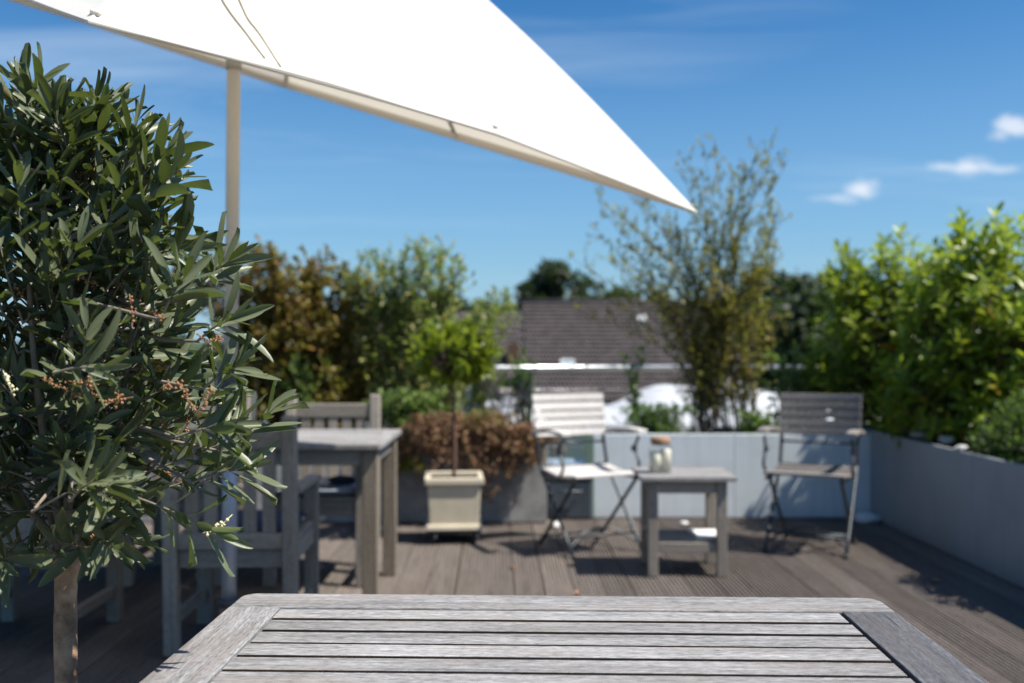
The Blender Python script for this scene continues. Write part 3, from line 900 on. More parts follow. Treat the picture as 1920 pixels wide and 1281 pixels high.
shrub('lavender', 'lavender with thin violet spikes beside the white folding chair', 'plant', (.0, 6.95, .53), 40, .42, (.24, .10), M['lavender'], T_SMALL, .014, .007, 6, 7, M['stem'], t0=.6, tw_len=(.01, .03), base_spread=(.12, .06), rad=.0022)
def cushion(label, p, rx, rz, mat, n=1500, leafL=.022, nm='flowering_cushion'):
    r = empty(nm, p); tag(r, label, 'plant')
    lv = Leaves()
    for k in range(n):
        v = rvec(); v.z = abs(v.z)
        q = rng.uniform(.55, 1.0)
        lv.add(Vector(p) + Vector((v.x * rx, v.y * rx * .7, v.z * rz)) * q, (v + rvec(.6)), rvec(), leafL * rng.uniform(.7, 1.3), leafL * .5)
    m = MB(); m.lathe([(rx * .2, 0), (rx * .5, rz * .25), (.004, rz * .55)], 8); m.build('stem_mass', M['stem'], r)
    emit(lv, r, mat, T_SMALL, 0, org=p)
cushion('yellow-green cushion plant on top of the dried brown plant', at(905, 806, 6.62), .16, .13, M['yellow_green'])
cushion('round yellow-flowered cushion hanging right of the dining table', at(772, 882, 6.55), .085, .10, M['yellow_green'], 900)
# dried brown plant spilling over the concrete planter
dp = Vector((-.26, 6.82, .54))
r = empty('dried_plant', dp); tag(r, 'dried orange-brown plant spilling over the concrete planter', 'plant')
br = MB(); lv = Leaves()
for k in range(520):
    sx = rng.uniform(-.62, .46)
    env_ = max(0.0, 1 - abs((sx - .06) / .66) ** 2.2)
    hmp = -.06 + .13 * env_ + .04 * math.sin(sx * 7.2 + 2.6) + .03 * math.sin(sx * 17)
    b0 = Vector((dp.x + sx + rng.uniform(-.05, .05), rng.uniform(6.70, 7.02), .53))
    out_ = rng.uniform(.03, .22); dr = rng.uniform(-.16 * env_, .30 + .08 * math.sin(sx * 21) + .12 * math.sin(sx * 9 + .5)) * (1.0 if sx > -.35 else .7)
    mid = b0 + Vector((rng.uniform(-.08, .08), -(b0.y - 6.68) - out_ * .5, rng.uniform(.0, .12) + hmp))
    tip = Vector((b0.x + rng.uniform(-.14, .14), 6.66 - out_, b0.z + .07 - dr))
    pts = catmull([b0, mid, tip], 4)
    br.tube([p - dp for p in pts], [.0026] * (len(pts) - 1) + [.0010], 3, cap=False)
    n_b = rng.choice((0, 0, 3, 7, 10))
    for p in pts[2:]:
        for j in range(n_b):
            lv.add(p + rvec(.024), rvec() + Vector((0, 0, -.5)), rvec(), rng.uniform(.016, .036), rng.uniform(.010, .019))
b = br.build('branches', M['stem_red'], r); b['kind'] = 'stuff'
emit(lv, r, M['dried'], T_SMALL, 0, rest='dry_blooms', org=dp)

# ---- cherry laurels on the right
def laurel(name, label, c, rx, ry, ztop_f, zlow, n, single, seed, newf=.35, L=(.085, .135)):
    r = empty(name, (c[0], c[1], .55)); tag(r, label, 'shrub', 'laurel shrubs on the right')
    O = Vector((c[0], c[1], .55))
    rr = random.Random(seed)
    br = MB(); lo = Leaves(); ln = Leaves()
    for k in range(n):
        a = rr.uniform(0, 6.283); q = math.sqrt(rr.random())
        x = c[0] + rx * q * math.cos(a); y = c[1] + ry * q * math.sin(a)
        zt = ztop_f(x)
        edge = 1 - .35 * q ** 3
        f = rr.random() ** .7
        z = zlow + (zt * edge + .1 * (1 - edge) - zlow) * f
        topn = f > .80
        out = Vector((math.cos(a) * q, math.sin(a) * q, .25 + 1.0 * f)).normalized()
        tip = Vector((x, y, z))
        root = O + Vector(((x - c[0]) * .35, (y - c[1]) * .35, max(.02, (z - .55) * .45)))
        pts = catmull([root, root.lerp(tip, .55) + rvec(.03), tip], 3)
        br.tube([p - O for p in pts], [.007, .006, .006, .005, .004, .0035, .003][:len(pts)], 5, cap=False)
        isnew = topn and rr.random() < newf * 2
        tgt = ln if isnew else lo
        nl = rr.randint(8, 12)
        ph = rr.uniform(0, 6.28)
        side = out.orthogonal().normalized(); oth = out.cross(side)
        for j in range(nl):
            th = ph + j * 2.4
            s_ = j / nl
            radial = side * math.cos(th) + oth * math.sin(th)
            d_ = (out * (.25 + .85 * s_) + radial * (1.05 - .45 * s_) + Vector((0, 0, -.22 * (1 - s_)))).normalized()
            p = tip - out * (.14 * (1 - s_))
            L_ = rr.uniform(*L) * (1 - .35 * s_ * s_)
            tgt.add(p, d_, out + rvec(.25), L_, L_ * rr.uniform(.30, .38))
    b = br.build('branches', M['stem'], r); b['kind'] = 'stuff'
    emit(lo, r, M['laurel'], T_LAUREL, single, org=O)
    if len(ln): emit(ln, r, M['laurel_new'], T_LAUREL, 0, rest='young_leaves', org=O)
    return r
def env_l(pts, d): return env_px(pts, d)
laurel('laurel', 'laurel shrub behind the grey folding chair with a gap to the tall shrub', (2.72, 7.1), .66, .42, env_l([(1480, 640), (1520, 530), (1560, 420), (1590, 402), (1610, 450), (1650, 425), (1690, 420), (1730, 455), (1800, 440)], 7.1), .62, 430, 220, 3)
laurel('laurel', 'bright laurel shrub with the tallest pale green shoots', (3.0, 6.25), .66, .50, env_l([(1660, 560), (1700, 450), (1760, 410), (1800, 420), (1835, 365), (1870, 420), (1905, 400), (1960, 380), (2100, 420)], 6.2), .62, 450, 260, 4, .6)
laurel('laurel', 'unseen laurel shrub past the right frame edge, added to shade the deck', (3.2, 4.55), .50, .55, lambda x: 1.75, .66, 240, 60, 5)  # out of view, added for the shadow it casts on the deck
# low small-leafed bush in front of them
r = empty('low_bush', (2.96, 5.38, .57)); tag(r, 'low dark small-leafed bush spilling over the grey planter wall', 'shrub')
lv = Leaves(); br = MB(); O = Vector((2.96, 5.38, .57))
for k in range(620):
    v = rvec(); v.z = abs(v.z) * 1.0 - .12
    tip = O + Vector((v.x * .43, v.y * .55, .02 + v.z * .48)) * rng.uniform(.75, 1.05)
    br.tube([Vector((v.x * .1, v.y * .1, 0)), (tip - O) * .5 + Vector((0, 0, .03)), tip - O], [.004, .003, .0015], 3, cap=False)
    for j in range(13):
        p = tip + (O - tip) * rng.uniform(0, .35) + rvec(.015)
        lv.add(p, v + rvec(.9), v + rvec(.5), rng.uniform(.024, .042), rng.uniform(.012, .019))
b = br.build('branches', M['stem'], r); b['kind'] = 'stuff'
emit(lv, r, M['box_leaf'], T_SMALL, 0, org=O)

# ------------------------------------------------------------------ tables and garden chairs
def slat_table(name, loc, rz, wx, ly, z, rail_w, end_w, nsl, mat, label, cat='table', gap=.006, round_far=.035, leg=.07, dark_end=False, th=.024, grp=None, legm=None, lx=.05, ly_in=.05, uneven=.0012, side=None):
    """slatted teak table: rails along x at both ends, side rails along y, slats along x, legs and aprons"""
    r = empty(name, loc, rz); tag(r, label, cat, grp)
    X, Y = wx / 2, ly / 2
    def rnd_rail(sgn):
        rr = round_far; o = []
        y_out = sgn * Y; y_in = sgn * (Y - rail_w)
        for (cx, a0, a1) in ((X - rr, 0, 90), (-X + rr, 90, 180)):
            for k in range(7):
                a = R(a0 + (a1 - a0) * k / 6)
                o.append((cx + rr * math.cos(a), (Y - rr + rr * math.sin(a))))
        o += [(-X, Y - rail_w), (X, Y - rail_w)]
        yc = Y - rail_w / 2
        o = [(x, (y - yc) * sgn) for x, y in o]
        if sgn < 0: o = o[::-1]
        m = MB(); m.prism(o, -th / 2, th / 2)
        ob = m.build('rail', mat, r, .003); ob.location = (0, sgn * yc, z - th / 2)
    rnd_rail(1); rnd_rail(-1)
    for sx in (-1, 1):
        o = beam('rail', (sx * (X - end_w / 2), -Y + rail_w + .0006, z - th / 2), (sx * (X - end_w / 2), Y - rail_w - .0006, z - th / 2), end_w, th,
                 M['table_dark'] if (dark_end and sx > 0) else mat, r, bevel=.002)
        if dark_end and sx > 0: o['label'] = 'dark grey end rail on the right'
    span = ly - 2 * rail_w; pitch = (span - gap * .6) / nsl
    for k in range(nsl):
        y = Y - rail_w - gap * .3 - pitch * (k + .5)
        sw = pitch - gap
        L = wx - 2 * end_w - .003 - .006
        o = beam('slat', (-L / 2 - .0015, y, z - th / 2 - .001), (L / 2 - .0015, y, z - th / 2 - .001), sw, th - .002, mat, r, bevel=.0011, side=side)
        o.location.z += rng.uniform(-uneven, uneven * .3); o.location.y += rng.uniform(-.0016, .0016); o.location.x += rng.uniform(-.001, .001)
        o.rotation_euler.z += rng.uniform(-.0006, .0006)
    lm = legm or mat
    ap = .075
    for sx in (-1, 1):
        for sy in (-1, 1):
            beam('leg', (sx * (X - lx - leg / 2), sy * (Y - ly_in - leg / 2), 0.001), (sx * (X - lx - leg / 2), sy * (Y - ly_in - leg / 2), z - th - .001), leg, leg, lm, r, bevel=.004)
    for sy in (-1, 1):
        beam('apron', (-(X - lx - leg - .001), sy * (Y - ly_in - leg / 2), z - th - ap / 2 - .002), (X - lx - leg - .001, sy * (Y - ly_in - leg / 2), z - th - ap / 2 - .002), .024, ap, M['teak'] if mat is not M['table'] or legm else mat, r)
    for sx in (-1, 1):
        beam('apron', (sx * (X - lx - leg / 2), -(Y - ly_in - leg - .001), z - th - ap / 2 - .002), (sx * (X - lx - leg / 2), Y - ly_in - leg - .001, z - th - ap / 2 - .002), .024, ap, M['teak'] if mat is not M['table'] or legm else mat, r)
    return r

# the big table in front
TR = R(-1.7)
tc_far = Vector((.088, 1.902, 0)); TL = 1.50
tdir = Vector((math.sin(-TR), math.cos(-TR), 0))
tcen = tc_far - tdir * (TL / 2)
slat_table('garden_table', (tcen.x, tcen.y, 0), TR, 1.205, TL, .72, .098, .095, 19, M['table'], 'large weathered grey slatted table in front with one dark end rail', dark_end=True, gap=.0105, round_far=.03, lx=.12, ly_in=.12, side=M['slat_gap_shade'])

# dining table at the back
slat_table('dining_table', ((-.585 - 2.45) / 2, 4.86, 0), R(-.4), 1.865, .80, .75, .07, .08, 9, M['table'], 'weathered dining table between the garden chairs', gap=.006, round_far=.012, leg=.068, legm=M['teak_warm'], lx=.02, ly_in=.03)

def garden_chair(name, loc, rz, label):
    """teak armchair facing local +y"""
    r = empty(name, loc, rz); tag(r, label, 'chair', 'teak garden armchairs')
    t = M['teak']; X = .228
    for s in (-1, 1):
        beam('leg', (s * X, -.23, .002), (s * X, -.275, .925), .055, .058, t, r, up=(0, 1, 0), bevel=.008)
        beam('leg', (s * X, .215, .002), (s * X, .215, .605), .055, .055, M['teak'], r, up=(0, 1, 0), bevel=.004)
        beam('armrest', (s * (X + .004), -.222, .635), (s * (X + .004), .262, .620), .062, .026, t, r, bevel=.008)
        beam('side_rail', (s * X, -.205, .385), (s * X, .187, .385), .028, .07, t, r)
        beam('stretcher', (s * X, -.21, .135), (s * X, .187, .135), .026, .045, t, r)
    beam('top_rail', (-X + .028, -.268, .838), (X - .028, -.268, .838), .03, .075, t, r, bevel=.006)
    beam('back_rail', (-X + .028, -.252, .445), (X - .028, -.252, .445), .03, .06, t, r)
    for k in range(5):
        x = -.148 + .074 * k
        beam('slat', (x, -.253, .476), (x, -.266, .80), .050, .014, t, r, up=(0, 1, 0), bevel=.002)
    beam('seat_rail', (-X + .029, -.232, .375), (X - .029, -.232, .375), .028, .07, t, r)
    beam('seat_rail', (-X + .029, .213, .385), (X - .029, .213, .385), .028, .07, t, r)
    for k in range(6):
        y = -.176 + .0745 * k
        beam('seat_slat', (-X - .01, y, .433), (X + .01, y, .433), .066, .018, t, r, bevel=.003)
    return r
ch = garden_chair('garden_chair', (-1.085, 4.07, 0), R(1.5), 'armchair seen from behind with a navy cushion, nearest the parasol pole')
for (x, y, rz, lb) in ((-1.95, 4.10, R(-1), 'armchair seen from behind in the shade left of the parasol pole'),
                       (-.973, 5.15, R(180), 'armchair facing us across the dining table with a pale cushion'),
                       (-1.68, 5.16, R(181), 'armchair facing us across the dining table behind the olive leaves')):
    c = copy_tree(ch); c.location = (x, y, 0); c.rotation_euler = (0, 0, rz); c['label'] = lb

def pad(name, label, loc, rz, sx, sy, h, mat, cat='cushion'):
    n = 14; vs = []; fs = []
    for side in (0, 1):
        for j in range(n + 1):
            for i in range(n + 1):
                u = -1 + 2 * i / n; v = -1 + 2 * j / n
                e = (1 - abs(u) ** 5) * (1 - abs(v) ** 5)
                z = h * (.5 + (.5 if side else -.5) * max(0, e) ** .45)
                if side: z += h * .06 * math.sin(u * 5 + v * 3)
                vs.append((u * sx / 2, v * sy / 2, z))
    q = (n + 1) ** 2
    for j in range(n):
        for i in range(n):
            a = j * (n + 1) + i
            fs.append((a, a + n + 1, a + n + 2, a + 1)); fs.append((q + a, q + a + 1, q + a + n + 2, q + a + n + 1))
    m = MB(); m.add(vs, fs, True)
    bmo = m.build(name, mat); bmo.location = loc; bmo.rotation_euler = (0, 0, rz)
    tag(bmo, label, cat)
    return bmo
pad('cushion', 'navy seat cushion on the armchair seen from behind', (-1.085, 4.08, .4425), R(1.5), .42, .40, .055, M['navy'])
pad('cushion', 'pale blue seat cushion on the armchair facing us', (-.973, 5.13, .4425), 0, .42, .40, .05, M['pale_cushion'])
pad('folded_cloth', 'dark navy folded cloth lying on the pale cushion', (-.86, 5.03, .4915), R(20), .13, .11, .04, M['navy'], 'cloth')

# ------------------------------------------------------------------ parasol
KS = .775
c0 = Vector((-1.255, 4.49, 2.442)); 
def cs(p): return Vector((p[0] * KS, p[1] * KS, EYE + (p[2] - EYE) * KS))
C2 = cs(at(165, 38, 2.40)); C4 = cs(at(537, 163, 6.60)); C1 = cs(at(1308, 398, 4.80))
cen = (C2 + C4) / 2
C3 = 2 * cen - C1
axis = (C1 - cen).cross(C2 - cen).normalized()
if axis.z < 0: axis = -axis
apex = cen + axis * (1.02 * KS)
pr = empty('parasol', (cen.x, cen.y, 0)); tag(pr, 'large tilted white parasol on a beige pole shading the armchairs', 'parasol')
PO = Vector((cen.x, cen.y, 0))
corners = [C1, C2, C3, C4]
mids = [(corners[i] + corners[(i + 1) % 4]) / 2 for i in range(4)]
mids[0] = mids[0] + axis * .041      # near edge, bowed up a little by its rib
mids[1] = mids[1] + axis * .035
mids[2] = mids[2] + axis * .010
ring = []
for i in range(4): ring += [corners[i], mids[i]]
def canopy_pt(a, b, s, t, bow=0.0):
    """s from apex to edge, t from rib a to rib b; cloth sags between the ribs, edge drawn in"""
    e = a.lerp(b, t); k = 4 * t * (1 - t)
    e = e + (cen - e) * (.045 * k)
    p = apex.lerp(e, s)
    p = p + axis * (.055 * math.sin(math.pi * s) - .025 * k * s * (1.0 - s) + bow * k * s * s)
    return p
NS, NTT = 18, 10
for i in range(8):
    a, b = ring[i], ring[(i + 1) % 8]
    vs = []; bw = .008 if i in (0, 1) else 0.0
    for si in range(NS + 1):
        for ti in range(NTT + 1):
            s_ = max(si / NS, .02); t_ = ti / NTT
            p = canopy_pt(a, b, s_, t_, bw)
            wob = .004 * math.sin(13 * s_ + 5 * i) * math.sin(7 * t_ + i) * math.sin(math.pi * t_)
            vs.append(p + axis * wob - PO)
    m = MB(); m.add(vs, [(x * (NTT + 1) + y, (x + 1) * (NTT + 1) + y, (x + 1) * (NTT + 1) + y + 1, x * (NTT + 1) + y + 1) for x in range(NS) for y in range(NTT)], True)
    o = m.build('canopy_panel', M['canvas'], pr)
    sol = MB()
    # hem: doubled strip turned under along the free edge
    hv = []
    for ti in range(NTT + 1):
        p = canopy_pt(a, b, 1.0, ti / NTT, bw); q = canopy_pt(a, b, .965, ti / NTT, bw)
        hv += [p - PO - axis * .0005, q - PO - axis * .006, p - PO - axis * .007 + (p - cen).normalized() * .002]
    sol.add(hv, [(k * 3, (k + 1) * 3, (k + 1) * 3 + 2, k * 3 + 2) for k in range(NTT)] + [(k * 3 + 2, (k + 1) * 3 + 2, (k + 1) * 3 + 1, k * 3 + 1) for k in range(NTT)], True)
    sol.build('hem', M['canvas'], o)
hub = cen + axis * (.62 * KS)
for i in range(8):
    e = ring[i]
    pts = [canopy_pt(ring[i], ring[(i + 1) % 8], s_, 0.0) - axis * .014 - PO for s_ in (.05, .2, .35, .5, .65, .8, .92, .965)]
    m = MB(); m.tube(pts, .0075, 8); rb = m.build('rib', M['rib'], pr)
    q = canopy_pt(ring[i], ring[(i + 1) % 8], .5, 0.0) - axis * .018 - PO
    m = MB(); m.tube([cen + axis * .12 - PO, q], .006, 8); m.build('strut', M['rib'], pr)
    pk = canopy_pt(ring[i], ring[(i + 1) % 8], .975, 0.0) - PO
    out = (e - cen).normalized(); sd_ = axis.cross(out)
    m = MB()
    for (L0, L1, w0, w1, zz) in ((-.06, -.012, .012, .009, -.014),):
        m.add([pk + out * L0 + sd_ * w0 + axis * zz, pk + out * L0 - sd_ * w0 + axis * zz, pk + out * (L1 + .03) - sd_ * w1 + axis * (zz + .004), pk + out * (L1 + .03) + sd_ * w1 + axis * (zz + .004),
               pk + out * L0 + sd_ * w0 + axis * (zz + .012), pk + out * L0 - sd_ * w0 + axis * (zz + .012), pk + out * (L1 + .03) - sd_ * w1 + axis * (zz + .012), pk + out * (L1 + .03) + sd_ * w1 + axis * (zz + .012)],
              [(0, 1, 2, 3), (7, 6, 5, 4), (0, 4, 5, 1), (1, 5, 6, 2), (2, 6, 7, 3), (3, 7, 4, 0)])
    m.build('rib_pocket', M['canvas'], pr, .003)
m = MB(); m.tube([apex - axis * .03 - PO, apex + axis * .02 - PO, apex + axis * .07 - PO], [.05, .045, .015], 16); m.build('finial', M['pole'], pr)
m = MB(); m.tube([cen - axis * .02 - PO, apex - axis * .03 - PO], .018, 16); m.build('mast', M['pole'], pr)
m = MB(); m.lathe([(.022, 0), (.04, .005), (.045, .03), (.04, .06), (.022, .065)], 16); o = m.build('hub', M['crank'], pr)
o.matrix_local = Matrix.Translation(cen + axis * .09 - PO) @ axis.to_track_quat('Z', 'Y').to_matrix().to_4x4()
foot = at(429, 1140, cen.y); 
def pole_at(z):
    f = (z - 0.25) / (cen.z - 0.25)
    p0 = Vector((foot.x, cen.y, .25))
    return p0.lerp(cen, f) - PO
m = MB(); m.tube([pole_at(.95), pole_at(cen.z + .02)], .0235, 24); m.build('pole', M['pole'], pr)
m = MB(); m.tube([pole_at(.28), pole_at(.96)], .0255, 24); m.build('lower_pole', M['stand_tube'], pr)
m = MB(); p_ = pole_at(cen.z + .05); m.tube([p_ - Vector((0, 0, .05)), p_ + Vector((0, 0, .035))], [.028, .026], 16); m.build('tilt_joint', M['pole'], pr)
pc = pole_at(1.03)
m = MB()
m.lathe([(.028, -.14), (.037, -.12), (.05, -.06), (.054, .0), (.048, .055), (.034, .085), (.028, .09)], 20, (pc.x, pc.y, pc.z)); cb = m.build('crank_housing', M['crank'], pr)
m = MB(); m.tube([(pc.x + .05, pc.y, pc.z), (pc.x + .085, pc.y - .01, pc.z), (pc.x + .085, pc.y - .02, pc.z - .10)], .008, 8); m.build('crank_handle', M['pole'], cb)
fx = pole_at(0.0)
m = MB(); m.tube([pole_at(.0), pole_at(.29)], .031, 20); st = m.build('stand_sleeve', M['terracotta'], pr)
m = MB(); m.tube([pole_at(.285), pole_at(.31)], .036, 20); m.build('collar', M['crank'], pr)
m = MB(); m.lathe([(.0, .055), (.10, .052), (.24, .045), (.26, .03), (.26, .003), (.0, .003)], 36, (fx.x, fx.y, 0)); m.build('base_plate', M['concrete'], pr)
# shade in the folds of the near panel, drawn as thin tan tubes
def near_pt(s_, t_): return canopy_pt(ring[1], ring[2], s_, t_, .008) + axis * .004 - PO
for tp in (((.74, .93), (.87, .80), (.94, .715), (.985, .665)), ((.73, .88), (.86, .755), (.90, .722), (.93, .685), (.995, .625))):
    m = MB(); m.tube(catmull([near_pt(a, b) for a, b in tp], 6), .0024, 6); m.build('fold_shade', M['tan'], pr)

# ------------------------------------------------------------------ folding chairs
def folding_chair(name, loc, rz, label, wood_m):
    """slatted folding armchair facing local -y"""
    r = empty(name, loc, rz); tag(r, label, 'chair', 'folding armchairs by the pale planter')
    S = M['steel_dark']; X = .225
    back = [(.30, .885), (.255, .70), (.20, .50), (.16, .43), (-.23, .004)]
    for s in (-1, 1):
        x = s * X
        m = MB(); m.tube(catmull([(x, y, z) for y, z in back], 5), .0105, 8); m.build('leg', S, r)
        x2 = s * (X - .026)
        m = MB(); m.tube([(x2, -.215, .437), (x2, .02, .215), (x2, .245, .004)], .0105, 8); m.build('leg', S, r)
        m = MB(); m.tube(catmull([(s * (X + .02), -.10, .44), (s * (X + .024), -.15, .50), (s * (X + .024), -.105, .585), (s * (X + .02), -.15, .66)], 6), .009, 8); m.build('arm_support', S, r)
        m = MB(); m.lathe([(0, -.01), (.02, -.01), (.02, .01), (0, .01)], 12); o = m.build('pivot', S, r); o.matrix_local = Matrix.Translation((s * (X + .02), -.10, .585)) @ Matrix.Rotation(R(90), 4, 'Y')
        # curved wooden armrest
        n = 10; vs = []
        for k in range(n + 1):
            t = k / n; y = .235 - .43 * t; z = .655 + .022 * math.sin(t * 2.6) + .012 * t
            wd = .019 + .011 * t
            for (a, b) in ((-1, 0), (1, 0), (1, 1), (-1, 1)):
                vs.append((s * (X + .024) + a * wd, y, z + b * .022))
        fs = [(k * 4 + q, k * 4 + (q + 1) % 4, (k + 1) * 4 + (q + 1) % 4, (k + 1) * 4 + q) for k in range(n) for q in range(4)]
        fs += [(3, 2, 1, 0), (n * 4, n * 4 + 1, n * 4 + 2, n * 4 + 3)]
        m = MB(); m.add(vs, fs); m.build('armrest', wood_m, r, .004)
        m = MB(); m.box((0, 0, 0), (.012, .44, .022)); o = m.build('seat_bar', S, r, .002); o.location = (s * (X - .012), -.03, .428)
    for k in range(5):
        z = .872 - .052 * k; y = float(np.interp(z, [.5, .70, .885], [.20, .255, .30])) - .022
        n = 10; vs = []
        for q in range(n + 1):
            u = -1 + 2 * q / n; cy = .020 * (1 - u * u)
            for (a, b) in ((-1, -1), (1, -1), (1, 1), (-1, 1)):
                vs.append((u * (X + .018), y + cy + a * .008 + b * .004, z + b * .0205))
        fs = [(c * 4 + q, c * 4 + (q + 1) % 4, (c + 1) * 4 + (q + 1) % 4, (c + 1) * 4 + q) for c in range(n) for q in range(4)]
        fs += [(3, 2, 1, 0), (n * 4, n * 4 + 1, n * 4 + 2, n * 4 + 3)]
        m = MB(); m.add(vs, fs); m.build('back_slat', wood_m, r, .003)
    for k in range(8):
        y = -.235 + .0555 * k; z = .448 + .010 * math.cos(k * .8 + .2)
        beam('seat_slat', (-X - .002, y, z), (X + .002, y, z), .047, .016, wood_m, r, bevel=.003)
    for (y, z, ins) in ((.225, .60, .0), (-.15, .10, .0), (.19, .055, .026), (.185, .465, 0.0)):
        m = MB(); m.tube([(-X + ins, y, z), (X - ins, y, z)], .007, 8); m.build('cross_bar', S, r)
    m = MB(); m.tube(catmull([(-X, -.19, .05), (-X * .5, -.13, .115), (0, -.11, .135), (X * .5, -.13, .115), (X, -.19, .05)], 5), .007, 8); m.build('cross_bar', S, r)
    for s in (-1, 1):
        for (x, y) in ((s * X, -.23), (s * (X - .026), .245)):
            m = MB(); m.lathe([(0, 0.0), (.015, 0.0), (.015, .022), (.0, .024)], 10); o = m.build('foot_cap', M['castor'], r); o.location = (x, y, .001)
    return r
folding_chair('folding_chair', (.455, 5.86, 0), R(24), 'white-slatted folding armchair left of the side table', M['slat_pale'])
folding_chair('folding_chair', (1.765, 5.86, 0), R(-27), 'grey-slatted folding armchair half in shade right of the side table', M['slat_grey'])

# ------------------------------------------------------------------ side table, jar, candles, paper
st = empty('side_table', (.907, 5.30, 0), R(-1.0)); tag(st, 'small square weathered side table with a lower shelf between the folding chairs', 'table')
X, Y = .205, .185
for k in range(6):
    y = -.165 - .02 + .074 * k
    beam('slat', (-.247, y, .508), (.247, y, .508), .070, .022, M['table'], st, bevel=.003)
for sx in (-1, 1):
    for sy in (-1, 1):
        beam('leg', (sx * (X - .028), sy * (Y - .028), .002), (sx * (X - .028), sy * (Y - .028), .496), .050, .050, M['teak'], st, bevel=.003)
    beam('apron', (sx * (X - .028), -Y + .058, .462), (sx * (X - .028), Y - .058, .462), .022, .066, M['teak'], st)
    beam('shelf_rail', (sx * (X - .028), -Y + .058, .150), (sx * (X - .028), Y - .058, .150), .022, .05, M['teak'], st)
for sy in (-1, 1):
    beam('apron', (-X + .058, sy * (Y - .028), .462), (X - .058, sy * (Y - .028), .462), .022, .066, M['teak'], st)
    beam('shelf_rail', (-X + .058, sy * (Y - .028), .150), (X - .058, sy * (Y - .028), .150), .022, .05, M['teak'], st)
for k in range(4):
    beam('shelf_slat', (-X + .03, -.105 + .070 * k, .183), (X - .03, -.105 + .070 * k, .183), .062, .014, M['teak'], st, bevel=.002)
pp = MB(); pp.box((0, 0, .006), (.15, .19, .012)); o = pp.build('booklet', M['paper'], None, .001); o.location = (1.03, 5.27, .1905); o.rotation_euler = (0, 0, R(4)); tag(o, 'white booklet on the lower shelf of the side table', 'booklet')
jx, jy = (1238 - 960) * 5.27 / FPX, 5.27
jar = empty('glass_jar', (jx, jy, .5195)); tag(jar, 'clear glass jar with a cork stopper on the side table', 'jar')
m = MB(); m.lathe([(.0, .001), (.060, .001), (.063, .006), (.063, .125), (.060, .138), (.050, .146), (.050, .158), (.047, .158), (.047, .145), (.057, .135), (.060, .124), (.060, .008), (.0, .006)], 40); m.build('glass', M['glass'], jar)
m = MB(); m.lathe([(0, .147), (.046, .147), (.052, .160), (.052, .182), (.049, .186), (0, .186)], 28); m.build('stopper', M['cork'], jar)
def candle(x, y, rr, h, label):
    c = empty('candle', (x, y, .5275)); tag(c, label, 'candle')
    m = MB(); m.lathe([(0, 0), (rr, 0), (rr, h - .003), (rr * .93, h), (rr * .6, h - .004), (0, h - .005)], 28); m.build('wax', M['wax'], c)
    m = MB(); m.tube([(0, 0, h - .006), (.001, 0, h + .008)], .0011, 6); m.build('wick', M['castor'], c)
candle(jx - .0285, jy - .010, .0295, .102, 'shorter cream candle on the left inside the glass jar')
candle(jx + .0295, jy + .006, .0285, .114, 'taller cream candle on the right inside the glass jar')

# ------------------------------------------------------------------ potted lemon tree
LX, LY = (851 - 960) * 6.12 / FPX, 6.12
pot = empty('plant_pot', (LX, LY, 0), R(4)); tag(pot, 'square cream planter pot on a castor dolly', 'pot')
def frustum(m, a, b, z0, z1):
    m.add([(-a, -a, z0), (a, -a, z0), (a, a, z0), (-a, a, z0), (-b, -b, z1), (b, -b, z1), (b, b, z1), (-b, b, z1)],
          [(3, 2, 1, 0), (4, 5, 6, 7), (0, 1, 5, 4), (1, 2, 6, 5), (2, 3, 7, 6), (3, 0, 4, 7)])
m = MB(); frustum(m, .148, .160, .115, .355); m.build('body', M['cream'], pot, .006)
m = MB(); frustum(m, .172, .166, .082, .118); m.build('plinth', M['cream'], pot, .008)
for (a, b, c_, d_) in ((-.178, .178, -.178, -.142), (-.178, .178, .142, .178), (-.178, -.142, -.141, .141), (.142, .178, -.141, .141)):
    m = MB(); m.box((0, 0, 0), (b - a, d_ - c_, .042)); o = m.build('rim', M['cream'], pot, .008); o.location = ((a + b) / 2, (c_ + d_) / 2, .376)
m = MB(); m.box((0, 0, .366), (.282, .282, .012)); m.build('soil', M['soil'], pot)
m = MB(); m.box((0, 0, .071), (.32, .32, .018)); m.build('dolly', M['steel_dark'], pot, .003)
for sx in (-1, 1):
    for sy in (-1, 1):
        m = MB(); m.lathe([(0, -.011), (.026, -.011), (.028, -.006), (.028, .006), (.026, .011), (0, .011)], 14)
        o = m.build('castor', M['castor'], pot); o.matrix_local = Matrix.Translation((sx * .125, sy * .125, .030)) @ Matrix.Rotation(R(90), 4, 'Y')
        q = MB(); q.box((0, 0, 0), (.008, .03, .03)); q.build('fork', M['steel'], o, M=Matrix.Rotation(R(-90), 4, 'Y') @ Matrix.Translation((.016, 0, .018)))
lt = empty('lemon_tree', (LX, LY, .372)); tag(lt, 'small lemon tree with a round bright green crown on a bare stem', 'tree')
O = Vector((LX, LY, .372))
m = MB(); m.tube(catmull([(0, 0, 0), (.006, 0, .2), (-.004, .004, .42), (-.012, 0, .62)], 5), [.0125] * 6 + [.011] * 6 + [.010] * 4, 10); m.build('trunk', M['stem_red'], lt)
br = MB(); lv = Leaves()
cc = Vector((LX + .0, LY, EYE - (662 - HOR) * 6.12 / FPX))
